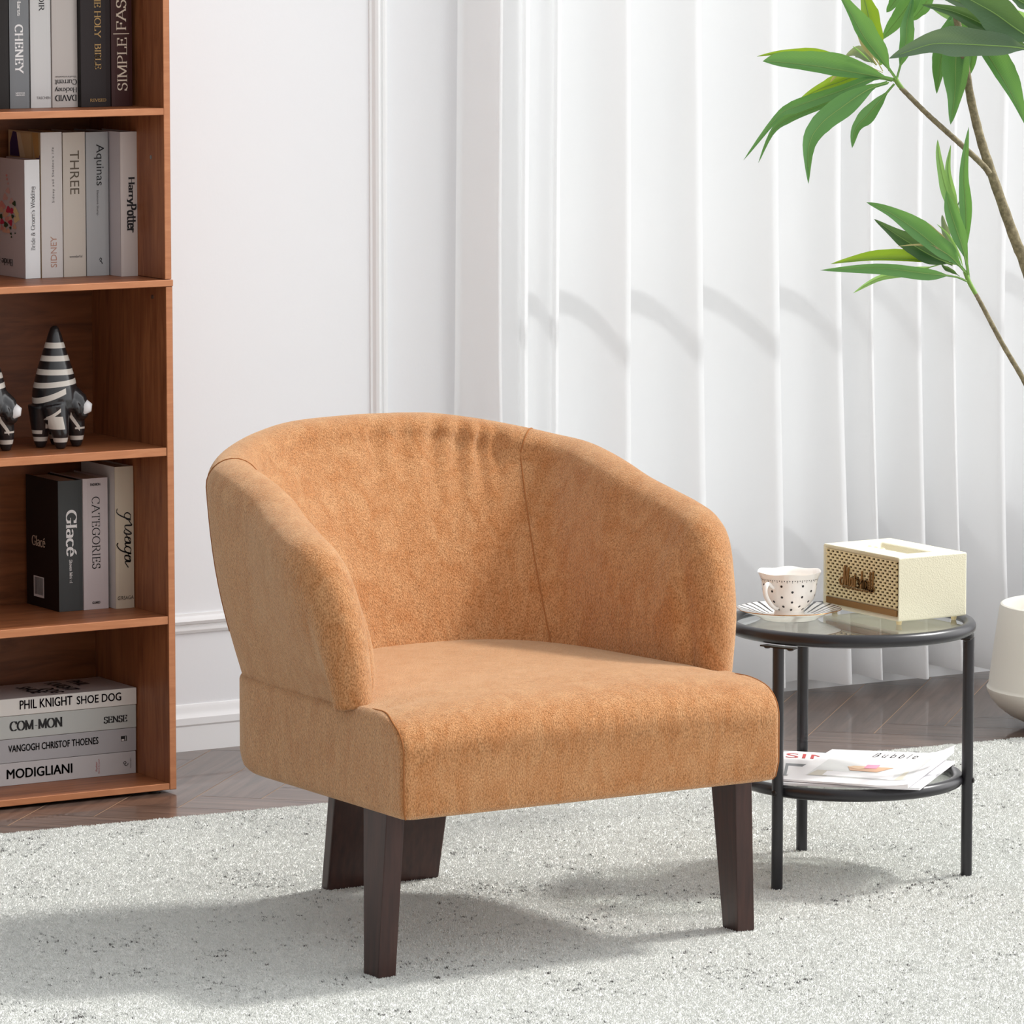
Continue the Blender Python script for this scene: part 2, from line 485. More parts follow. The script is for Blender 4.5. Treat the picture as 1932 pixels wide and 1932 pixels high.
# rug
def build_rug():
    ang = math.radians(-3.4); ex = Vector((math.cos(ang), math.sin(ang), 0)); ey = Vector((-ex.y, ex.x, 0))
    c0 = Vector((5.4, 8.712, 0))
    W0, W1, D = -2.3, 1.9, 2.35
    nx, ny = 120, 70; vs, fs = [], []
    rnd = random.Random(5)
    def edge(s): return 0.0025 * math.sin(s * 31) + 0.002 * math.sin(s * 83 + 1) + rnd.uniform(-.0015, .0015)
    H_ = 0.012
    # top grid, with rounded fuzzy rim rings
    outline = []
    for i in range(300): s = W0 + (W1 - W0) * i / 300; outline.append((s, 0, 0, 1))
    for i in range(160): s = -D * i / 160; outline.append((W1, s, 1, 0))
    for i in range(300): s = W1 - (W1 - W0) * i / 300; outline.append((s, -D, 0, -1))
    for i in range(160): s = -D + D * i / 160; outline.append((W0, s, -1, 0))
    N = len(outline)
    jit = [edge(i * .05) for i in range(N)]
    for inset, z in ((0.0, 0.0005), (-.001, .006), (.002, .0105), (.008, H_), (.03, H_)):
        for (u, v_, nu, nv), j in zip(outline, jit):
            p = c0 + ex * (u - nu * (inset + j)) + ey * (v_ - nv * (inset + j)); vs.append((p.x, p.y, z))
    for r in range(4):
        for i in range(N):
            a, b_ = r * N + i, r * N + (i + 1) % N
            fs.append((a, b_, b_ + N, a + N))
    # flat quads fill the middle
    k = len(vs); gx, gy = 60, 36
    for i in range(gx + 1):
        for j in range(gy + 1):
            p = c0 + ex * (W0 + .0295 + (W1 - W0 - .059) * i / gx) + ey * (-.0295 - (D - .059) * j / gy); vs.append((p.x, p.y, H_))
    for i in range(gx):
        for j in range(gy):
            a = k + i * (gy + 1) + j; fs.append((a, a + 1, a + gy + 2, a + gy + 1))
    o = mesh_obj('rug', vs, fs, M_rug, origin=(5.2, 7.5, 0)); fix_normals(o)
    # the cut pile itself
    pm = o.modifiers.new('pile', 'PARTICLE_SYSTEM'); st = pm.particle_system.settings
    st.type = 'HAIR'; st.count = 1200000; st.emit_from = 'FACE'; st.distribution = 'RAND'; st.use_even_distribution = True
    st.use_advanced_hair = True; st.hair_length = 0.0032; st.hair_step = 2; st.render_step = 1; st.display_step = 1
    st.normal_factor = 0.0007; st.factor_random = 0.0004; st.length_random = 0.3
    st.root_radius = 1.0; st.tip_radius = 0.55; st.radius_scale = 0.0018; st.material = 1
    pm.particle_system.seed = 4
    return tag(o, 'off-white short pile rug with scattered dark flecks under the armchair', 'rug')
build_rug()

# curtain: one hanging sheet in deep folds
def build_curtain():
    ridges = [5.728, 5.815, 5.893, 6.048, 6.236, 6.438, 6.612, 6.700, 6.830, 6.925, 7.063, 7.26, 7.45, 7.66, 7.86]
    P = [(5.652, 9.450), (5.666, 9.452)]
    yr, yv = 9.355, 9.450
    rnd = random.Random(11)
    prev = 5.666
    for i, e in enumerate(ridges):
        e_ = e - 0.022; gapx = e_ - prev
        d = 0.0 if i not in (1, 2) else 0.035
        P += [(prev + gapx * .28, yv - .012 + rnd.uniform(-.006, .006)), (prev + gapx * .58, (yr + yv) / 2 + .004 + rnd.uniform(-.01, .01)), (e_ - gapx * .18, yr + .014 + d), (e_ - gapx * .06 - .004, yr + .001 + d), (e_ + .004, yr + d + .006), (e_ + .012, yr + .032 + d * .6), (e_ + .022, yr + .070 + d * .3), (e_ + .036, yv - .004)]
        prev = e_ + .045
    pts = sample(P, len(P) * 6)
    zs = [0.034, .037, .045, .10, .2, .35, .55, .8, 1.1, 1.5, 2.0, 2.7]
    vs = []
    for z in zs:
        k = 1.0 + 0.75 * max(0, (1 - z / 0.9)) ** 1.3
        for i, (x, y) in enumerate(pts):
            yy = 9.40 + (y - 9.40) * k + 0.004 * math.sin(x * 17 + z * 2.1) * (1 - z / 3) - 0.012 * max(0, 1 - z / 1.2)
            xx = x + 0.006 * math.sin(z * 2.3 + x * 5)
            zz = z + (0.006 * math.sin(x * 23) + .004 * math.sin(x * 57)) * (1 if z < .06 else 0)
            vs.append((xx, yy, zz))
    o = mesh_obj('curtain', vs, grid_faces(len(zs), len(pts)), M_cur, origin=(6.7, 9.40, 0.03))
    return tag(o, 'white sheer floor-length curtain hanging in deep folds behind the side table', 'curtain')
build_curtain()
# ================================================================ bookcase
YB = 9.060          # front edge plane
YBK = 9.385
XR = 4.7635; XI = 4.7485; XL = 4.17
SH = [(1.3695, 1.3555), (1.0300, 1.0165), (0.6960, 0.6790), (0.3575, 0.3405)]
ZB0, ZB1 = 0.006, 0.0195
bc = root('bookcase', (4.467, 9.22, 0), 'tall cherry-brown wooden bookcase with five open compartments against the wall', 'bookcase')
def edged(name, x0, x1, y0, y1, z0, z1, m, front=True):
    """board with a lighter edge band on its front"""
    mb = MB(); vf = box_vf(x0, x1, y0, y1, z0, z1); mb.add(vf, 0)
    mb.m[2] = 1
    return mb.obj(name, [m, M_edge], bc, bevel=0.0012, seg=1)
edged('side_panel', XI, XR, YB, YBK, ZB0, SH[1][1], M_chz)
edged('side_panel', XI - .001, XR - .0015, YB + .001, YBK, SH[1][0] + .0008, 1.74, M_chz)
edged('side_panel', XL, XL + .015, YB, YBK, ZB0, SH[1][1], M_chz)
edged('side_panel', XL + .0015, XL + .015, YB + .001, YBK, SH[1][0] + .0008, 1.74, M_chz)
for i, (zt, zb) in enumerate(SH):
    if i == 1: edged('shelf', XL, XR + .001, YB - .001, YBK, zb, zt, M_chx)
    else: edged('shelf', XL + .015, XI, YB + .0015, YBK, zb, zt, M_chx)
edged('base_board', XL + .015, XI, YB + .0008, YBK, ZB0, ZB1, M_chx)
edged('top_board', XL, XR, YB, YBK, 1.74, 1.755, M_chx)
MB().box(XL + .004, XR - .004, YBK, YBK + .005, ZB0, 1.75).obj('back_panel', M_chb, bc, smooth=False)
for x in (XL + .03, XR - .035):
    for y in (YB + .03, YBK - .03):
        MB().add(cyl_vf((x, y, 0), (x, y, ZB0), .012)).obj('foot', M_blackbolt, bc)
def cam_bolt(p, d):
    p = Vector(p); d = Vector(d)
    MB().add(cyl_vf(p, p + d * .0016, .0042, 16)).add(cyl_vf(p + d * .0016, p + d * .0018, .0018, 6)).obj('bolt', M_steel, bc)
q = at_x(288, 560, XI); cam_bolt(q, (-1, 0, 0))
cam_bolt((XI, q.y, 0.92 + .35), (-1, 0, 0))
q = at_z(193, 549, SH[1][1])
# ================================================================ armchair
XC = 4.578
ch = root('armchair', (XC, 7.6, 0.012), 'camel-orange velvet barrel armchair with dark wooden legs on the rug', 'armchair')
# --- upholstered base / seat: horizontal slices of a rounded plan, closed by a crowned top
def seat_outline(yf, hx, yb, rf, n=160):
    """closed plan outline: straight front with small corners rf, sides, deep round back"""
    pts = []
    # right half from front centre to back centre, as polyline then mirrored
    half = []
    for i in range(14): half.append((hx * .94 * i / 14, yf))
    for i in range(9):
        a = -math.pi / 2 + (math.pi / 2) * i / 8
        half.append((hx - rf + rf * math.cos(a), yf + rf + rf * math.sin(a)))
    y_s = yb - 0.22
    for i in range(1, 18): half.append((hx, yf + rf + (y_s - yf - rf) * i / 18))
    for i in range(25):
        a = (math.pi / 2) * i / 24
        half.append((hx * math.cos(a) ** 0.60 if i < 24 else 0, y_s + (yb - y_s) * math.sin(a) ** 0.9))
    left = [(-x, y) for x, y in reversed(half[1:-1])]
    return half + left
HX, YF, YBK_ = 0.3735, 7.202, 7.914
slices = []   # (z, yf, hx, yb, rf)
slices += [(0.2885, YF + .034, HX - .034, YBK_ - .04, .012), (0.2865, YF + .016, HX - .016, YBK_ - .024, .014), (0.2895, YF + .006, HX - .006, YBK_ - .012, .014), (0.296, YF + .0015, HX - .0015, YBK_ - .005, .014), (0.306, YF, HX, YBK_, .014)]
for z in (.32, .345, .37, .392): slices.append((z, YF - .002, HX + .002, YBK_ + .002, .014))
R_ = 0.060
for i in range(13):
    a = (math.pi / 2) * i / 12
    z = .397 + R_ * math.sin(a); yfz = YF - .002 + .088 * (1 - math.cos(a)) ** 1.1
    k = max(0, (z - .444) / .013); slices.append((z, yfz, HX + .002 - .010 * k ** 2, YBK_ + .002 - .010 * k ** 2, .014))
vs, fs = [], []
rings = [[(XC + x, y, z) for x, y in seat_outline(yf, hx, yb, rf)] for z, yf, hx, yb, rf in slices]
zt, yft, hxt, ybt, rft = slices[-1]
top = seat_outline(yft, hxt, ybt, rft)
cyt = 7.56
def crown(x, y):
    fx = max(0, 1 - (abs(x) / hxt) ** 2.6); fy = max(0, min(1, (y - yft + .10) / .22))
    return .026 * fx ** .8
for s in (.985, .96, .92, .86, .78, .66, .5, .3, .1):
    ring = []
    for x, y in top:
        xx, yy = x * s, cyt + (y - cyt) * s
        ring.append((XC + xx, yy, zt + crown(xx, yy) * min(1, (1 - s) * 7)))
    rings.append(ring)
# crown also lifts the bullnose between the ends
def lift(p):
    x = p[0] - XC; z = p[2]
    k = max(0, min(1, (z - .37) / .09))
    if p[1] > 7.42 or z > zt: return p
    f = max(0, 1 - (abs(x) / HX) ** 3.5)
    return (p[0], p[1] - .010 * f * k * (1 - k) * 2, p[2] + .020 * f * k)
nlow = len(slices)
rings = [[lift(p) for p in r] if i < nlow else r for i, r in enumerate(rings)]
# keep the first top rings continuous with the lifted bullnose
for i in range(nlow, len(rings)):
    rr = []
    for j, p in enumerate(rings[i]):
        base = rings[nlow - 1][j]; x = p[0] - XC
        up = base[2] - zt
        rr.append((p[0], p[1], max(p[2], zt + up + 0.004 * (1 - (abs(x) / HX) ** 2) * min(1, (i - nlow + 1) / 4))))
    rings[i] = rr
N = len(rings[0])
for r in rings: vs += r
fs = grid_faces(len(rings), N, True)
fs.append(tuple(range(N))); fs.append(tuple((len(rings) - 1) * N + j for j in range(N - 1, -1, -1)))
seat = mesh_obj('seat', vs, fs, M_fab, ch); fix_normals(seat)
# darker tubes along the two front side seams, standing in for crease shade
for sx in (-1, 1):
    pts = []
    for i, (z, yf, hx, yb, rf) in enumerate(slices):
        if i < 2: continue
        p = lift((XC + sx * (hx - .004), yf + .0035, z)); pts.append((p[0], p[1], p[2]))
    last = pts[-1]
    pts.append((last[0] - sx * .000, last[1] + .03, last[2] - .001))
    MB().add(tube_vf(pts, .0014, 8)).obj('seam_crease', M_seamf, seat)

# --- wrap-around back and arms: one padded shell lofted along a horseshoe
CREST = [(0, 8.0, .868), (.13, 7.988, .865), (.22, 7.958, .853), (.29, 7.912, .838), (.333, 7.86, .826), (.355, 7.80, .818), (.363, 7.74, .806), (.368, 7.68, .790), (.374, 7.62, .770), (.382, 7.56, .754), (.389, 7.505, .739), (.391, 7.458, .722), (.388, 7.42, .690), (.379, 7.388, .630), (.368, 7.365, .550), (.358, 7.358, .452)]
OUTB = [(0, 7.908), (.13, 7.903), (.22, 7.888), (.30, 7.852), (.345, 7.80), (.362, 7.745), (.3665, 7.69), (.3675, 7.64), (.3675, 7.59), (.3675, 7.54), (.3675, 7.50), (.367, 7.47), (.366, 7.445), (.364, 7.425), (.362, 7.405), (.358, 7.392)]
INB = [(0, 7.760), (.09, 7.752), (.16, 7.725), (.205, 7.685), (.232, 7.645), (.248, 7.61), (.259, 7.575), (.267, 7.545), (.274, 7.52), (.280, 7.495), (.285, 7.475), (.290, 7.455), (.296, 7.437), (.303, 7.42), (.312, 7.406), (.325, 7.394)]
RAD = [(.042,), (.042,), (.043,), (.045,), (.047,), (.048,), (.049,), (.050,), (.050,), (.050,), (.050,), (.050,), (.050,), (.048,), (.044,), (.036,)]
NS = 170
def shell_section(t):
    cx_, cy_, cz_ = cr(CREST, t); ox, oy = cr(OUTB, t); ix, iy = cr(INB, t); r = cr(RAD, t)[0]
    e = 0.05; t2 = min(t + e, len(CREST) - 1); t1 = max(t - e, 0)
    a = Vector(cr(CREST, t1)); b_ = Vector(cr(CREST, t2))
    if t1 <= 0: a = Vector((-b_.x, b_.y, b_.z))
    tan = (b_ - a).normalized()
    ph = Vector((tan.x, tan.y, 0))
    c = Vector((cx_, cy_, cz_))
    O = Vector((ox, oy, .446)); I = Vector((ix, iy, .452))
    thick = (O - I); thick.z = 0
    # thickness direction: perpendicular to the crest tangent, pointing outwards
    nrm = (thick - tan * thick.dot(tan)).normalized()
    out = tan.cross(nrm); out = out if out.dot(c - (O + I) / 2) > 0 else -out
    out.normalize()
    ctr = c - out * r
    pts = []
    Ao, Ai = ctr + nrm * r, ctr - nrm * r
    NSIDE = 12
    ho = (Ao - O).length
    for i in range(NSIDE):
        u = i / NSIDE
        p = O.lerp(Ao, u)
        # slightly full outside
        bul = .012 * math.sin(math.pi * u) * min(1, ho / .2)
        pts.append(p + nrm * bul)
    for i in range(13):
        a_ = math.pi * i / 12
        pts.append(ctr + nrm * (r * math.cos(a_)) + out * (r * math.sin(a_)))
    hi = (Ai - I).length
    for i in range(NSIDE - 1, -1, -1):
        u = i / NSIDE
        p = I.lerp(Ai, u)
        bul = .022 * math.sin(math.pi * u) * min(1, hi / .25)
        pts.append(p - nrm * bul)
    return pts
ts = [(len(CREST) - 1) * (1 - i / NS) for i in range(NS)] + [0.0]
half = [shell_section(t) for t in ts]            # right arm front -> back centre
full = [[(XC + p.x, p.y, p.z) for p in s] for s in half] + [[(XC - p.x, p.y, p.z) for p in s] for s in reversed(half[:-1])]
# soft pulls in the cloth of the inner back, fanning out from the right-hand seam's top
def pulls(P, si, k, n_sec):
    x, y, z = P
    if k < 20 or k > 34: return P
    return P
NV = len(full[0])
def wr(P):
    x, y, z = P; dx = x - XC
    if y < 7.62 or z < .62: return P
    d = 0
    for (x0, z0, ax, az, wdt, ln, am) in ((.235, .815, -.30, -.95, .010, .060, .0045), (.205, .80, -.36, -.93, .010, .065, .0055), (.165, .80, -.40, -.91, .012, .07, .005), (.12, .805, -.40, -.91, .013, .07, .004), (.06, .81, -.35, -.93, .014, .06, .003), (.0, .80, -.35, -.93, .016, .07, .002)):
        u = (dx - x0) * ax + (z - z0) * az; v_ = -(dx - x0) * az + (z - z0) * ax
        d += 1.9 * am * math.exp(-(u / ln) ** 2) * math.exp(-(v_ / wdt) ** 2)
    return (x, y + d * 1.6, z)
vs = []
for s in full:
    for k, p in enumerate(s): vs.append(wr(p) if k > 14 else p)
fs = grid_faces(len(full), NV)
fs.append(tuple(range(NV))); fs.append(tuple((len(full) - 1) * NV + k for k in range(NV - 1, -1, -1)))
back = mesh_obj('backrest', vs, fs, M_fab, ch); fix_normals(back)
md = back.modifiers.new('smooth', 'SUBSURF'); md.levels = 1; md.render_levels = 1
# stitched vertical seams where back meets arms (inside and over the rim)
def seam_line(t, side):
    s = shell_section(t); off = []
    for k, p in enumerate(s):
        q = s[min(k + 1, NV - 1)] - s[max(k - 1, 0)]
        off.append((XC + side * p.x, p.y, p.z))
    MB().add(tube_vf(off[3:], .0013, 6)).obj('seam', M_seamf, back)
seam_line(3.25, 1); seam_line(4.3, -1)

# --- legs
def taper_leg(name, sx):
    zb, ztp = .012, .30
    xo_b, xo_t = XC + sx * .377, XC + sx * .363
    xi_b, xi_t = XC + sx * .342, XC + sx * .328
    v = []
    for xo, xi, ya, yb, z in ((xo_b, xi_b, 7.281, 7.329, zb), (xo_t, xi_t, 7.272, 7.352, ztp)):
        v += [(xi, ya, z), (xo, ya, z), (xo, yb, z), (xi, yb, z)]
    f = [(0, 1, 2, 3), (7, 6, 5, 4), (0, 4, 5, 1), (1, 5, 6, 2), (2, 6, 7, 3), (3, 7, 4, 0)]
    o = mesh_obj(name, v, f, M_leg, ch); fix_normals(o); add_bevel(o, .0022, 2); return o
taper_leg('leg', -1); taper_leg('leg', 1)
v = []
for x0, x1, ya, yb, z in ((4.495, 4.728, 7.970, 7.996, .012), (4.483, 4.730, 7.902, 7.930, .30)):
    v += [(x0, ya, z), (x1, ya, z), (x1, yb, z), (x0, yb, z)]
o = mesh_obj('leg', v, [(0, 1, 2, 3), (7, 6, 5, 4), (0, 4, 5, 1), (1, 5, 6, 2), (2, 6, 7, 3), (3, 7, 4, 0)], M_leg, ch)
fix_normals(o); add_bevel(o, .004, 2); o['label'] = 'single wide slab rear leg leaning backwards'
# ================================================================ side table
TC = Vector((5.399, 7.630, 0)); RUGT = 0.012
tb = root('side_table', (TC.x, TC.y, RUGT), 'round two-tier side table with black tube frame and glass tops', 'side table')
ZT = 0.4705; RT = 0.2170; TUBE = 0.0122
MB().add(torus_vf((TC.x, TC.y, ZT), RT, TUBE, 96, 14)).obj('top_ring', M_black, tb)
ZL = 0.189; RL = 0.1985
MB().add(torus_vf((TC.x, TC.y, ZL), RL, .0112, 96, 14)).obj('lower_ring', M_black, tb)
def disc(name, r, z0, z1):
    MB().add(lathe_vf((TC.x, TC.y, 0), [(r, z0), (r, z1 - .0008), (r - .0008, z1)], 96)).obj(name, M_glass, tb, deg=30)
ZG = 0.4745        # top face of the table glass
disc('glass_top', RT - .0095, ZG - .005, ZG)
ZG2 = 0.1905
disc('lower_glass', RL - .0075, ZG2 - .005, ZG2)
LEG_R = 0.2165
for ang in (-41.5, 198.5, 78.5):
    a = math.radians(ang); d = Vector((math.cos(a), math.sin(a), 0)); sd = Vector((-d.y, d.x, 0))
    p = TC + d * LEG_R
    lg_ = MB().add(tube_vf([(p.x, p.y, RUGT), (p.x, p.y, RUGT + .003), (p.x, p.y, ZT - TUBE - .006)], [.0098, .0104, .0104], 20)).obj('leg', M_black, tb)
    # fixing plate under the top ring with its two bolts, and the bolt through the lower ring
    q = p + Vector((0, 0, ZT - TUBE - .0045))
    pl = MB()
    for s in range(9):
        pass
    v = []
    n = 8
    arc = [a + math.radians(-9.5 + 19 * i / n) for i in range(n + 1)]
    for z in (q.z - .0015, q.z + .0010):
        for rr in (LEG_R - .009, LEG_R + .009):
            for t_ in arc: v.append((TC.x + rr * math.cos(t_), TC.y + rr * math.sin(t_), z))
    m_ = n + 1; f = []
    for i in range(n):
        f += [(i, i + 1, m_ + i + 1, m_ + i), (2 * m_ + i, 3 * m_ + i, 3 * m_ + i + 1, 2 * m_ + i + 1), (i, 2 * m_ + i, 2 * m_ + i + 1, i + 1), (m_ + i, m_ + i + 1, 3 * m_ + i + 1, 3 * m_ + i)]
    f += [(0, m_, 3 * m_, 2 * m_), (n, 2 * m_ + n, 3 * m_ + n, m_ + n)]
    o = mesh_obj('fixing_plate', v, f, M_blackbolt, lg_, smooth=False); fix_normals(o)
    for s in (-1, 1):
        t_ = a + s * math.radians(6.9); b0_ = Vector((TC.x + LEG_R * math.cos(t_), TC.y + LEG_R * math.sin(t_), q.z - .0015))
        MB().add(tube_vf([b0_, b0_ - Vector((0, 0, .002)), b0_ - Vector((0, 0, .0035))], [.0062, .0062, .004], 16)).obj('bolt', M_blackbolt, lg_)
    b1 = p + Vector((0, 0, ZL)) + d * .0100
    MB().add(tube_vf([b1, b1 + d * .002, b1 + d * .0032], [.0056, .0050, .003], 16)).add(tube_vf([b1 + d * .0030, b1 + d * .0034], .002, 6)).obj('bolt', M_blackbolt, lg_)
    # short stub that joins the leg to the lower ring
    MB().add(tube_vf([TC + d * (RL + .004) + Vector((0, 0, ZL)), p + Vector((0, 0, ZL))], .006, 12)).obj('bracket', M_black, lg_)

# ================================================================ speaker on the table
M_cream = mat('cream_leatherette', srgb(224, 218, 192), 0.55, spec=0.35)
v_ = coords(M_cream); t, n, l, b = nodes(M_cream)
vo = n.new('ShaderNodeTexVoronoi'); vo.inputs['Scale'].default_value = 420; l.new(v_, vo.inputs['Vector'])
bump(M_cream, vo.outputs['Distance'], 0.35, 0.0015)
M_grille = mat('cream_grille', srgb(222, 205, 160), 0.45)
M_dark = mat('dark_hole', srgb(74, 56, 40), 0.8)
M_brass = mat('antique_brass', srgb(150, 112, 66), 0.38, 0.55)
SX0, SX1, SY0, SY1, SZ0, SZ1 = 5.4375, 5.5925, 7.536, 7.7745, 0.4835, 0.6005
sp = root('speaker', ((SX0 + SX1) / 2, (SY0 + SY1) / 2, ZG), 'cream portable loudspeaker with perforated front grille on the glass table top', 'speaker')
bm = bmesh.new()
bmesh.ops.create_cube(bm, size=1.0)
for vv in bm.verts:
    vv.co = Vector(((SX0 + SX1) / 2 + vv.co.x * (SX1 - SX0), (SY0 + SY1) / 2 + vv.co.y * (SY1 - SY0), (SZ0 + SZ1) / 2 + vv.co.z * (SZ1 - SZ0)))
def pick(nrm):
    return max(bm.faces, key=lambda f: (f.normal.dot(nrm), f.calc_area()))
bm.normal_update()
# front recess (grille) and control recess in the top
f = pick(Vector((-1, 0, 0)))
r = bmesh.ops.inset_individual(bm, faces=[f], thickness=0.0075, depth=0)
bmesh.ops.translate(bm, verts=f.verts, vec=(0.0065, 0, 0))
bm.normal_update()
f = [x for x in bm.faces if x.normal.z > .9][0]
r = bmesh.ops.inset_individual(bm, faces=[f], thickness=0.04, depth=0)
cy_ = (SY0 + SY1) / 2
for vv in f.verts:
    vv.co.x = SX0 + .052 if vv.co.x < (SX0 + SX1) / 2 else SX0 + .104
    vv.co.y = 7.578 if vv.co.y < cy_ else 7.735
r = bmesh.ops.extrude_face_region(bm, geom=[f])
vs_ = [g for g in r['geom'] if isinstance(g, bmesh.types.BMVert)]
bmesh.ops.delete(bm, geom=[f], context='FACES_ONLY')
for vv in vs_:
    vv.co.z -= 0.012
    vv.co.x += 0.006 if vv.co.x < SX0 + .08 else -0.006
    vv.co.y += 0.012 if vv.co.y < cy_ else -0.012
me = bpy.data.meshes.new('cabinet'); org = Vector(sp['_o'])
for vv in bm.verts: vv.co -= org
bmesh.ops.recalc_face_normals(bm, faces=bm.faces)
bm.to_mesh(me); bm.free(); me.materials.append(M_cream)
cab = link(bpy.data.objects.new('cabinet', me)); cab.parent = sp; cab['_o'] = tuple(org)
for p_ in me.polygons: p_.use_smooth = True
add_bevel(cab, .0035, 3)
# grille: bars between staggered slots, dark behind
GX = SX0 + 0.0040
gy0, gy1, gz0, gz1 = SY0 + .0078, SY1 - .0078, SZ0 + .0225, SZ1 - .0085
NR, NCOL = 15, 15.5
ph = (gz1 - gz0) / NR; pw = (gy1 - gy0) / NCOL
mb = MB()
for rr in range(NR + 1):
    z = gz0 + rr * ph
    mb.box(GX - .0016, GX + .0018, gy0, gy1, max(gz0, z - ph * .19), min(gz1, z + ph * .19))
for rr in range(NR):
    z = gz0 + (rr + .5) * ph; off = 0.0 if rr % 2 else pw * .5
    y = gy0 + off - pw
    while y < gy1 + pw:
        a_, b_ = max(gy0, y - pw * .19), min(gy1, y + pw * .19)
        if b_ > a_: mb.box(GX - .0016, GX + .0018, a_, b_, z - ph * .3, z + ph * .3)
        y += pw
gr = mb.obj('grille', M_grille, sp, smooth=False)
mesh_obj('grille_backing', [(GX + .0020, gy0, gz0), (GX + .0020, gy1, gz0), (GX + .0020, gy1, gz1), (GX + .0020, gy0, gz1)], [(0, 1, 2, 3)], M_dark, gr, smooth=False)  # dark sheet behind the bars that makes the slots look dark
MB().box(GX - .0012, GX + .002, gy0, gy1, SZ0 + .0078, gz0 - .0030).obj('name_strip', M_brass, sp, bevel=.0006, seg=1)
for y, z in ((SY0 + .018, 0), (SY1 - .018, 0)):
    for x in (SX0 + .016, SX1 - .016):
        if x > SX0 + .08 and y > cy_: x, y = x - .030, y - .027      # clear of the tube rim
        MB().add(tube_vf([(x, y, ZG + .0004), (x, y, SZ0 + .002)], [.0044, .0066], 16)).obj('foot', M_grille, sp)
for k in range(3):
    c = (SX0 + .066, 7.716 - k * .019, SZ1 - .012)
    MB().add(lathe_vf(c, [(.0066, 0), (.0066, .006), (.0056, .0085), (.0030, .0100), (.0, .0102)][:4], 20)).obj('knob', M_grille, sp)
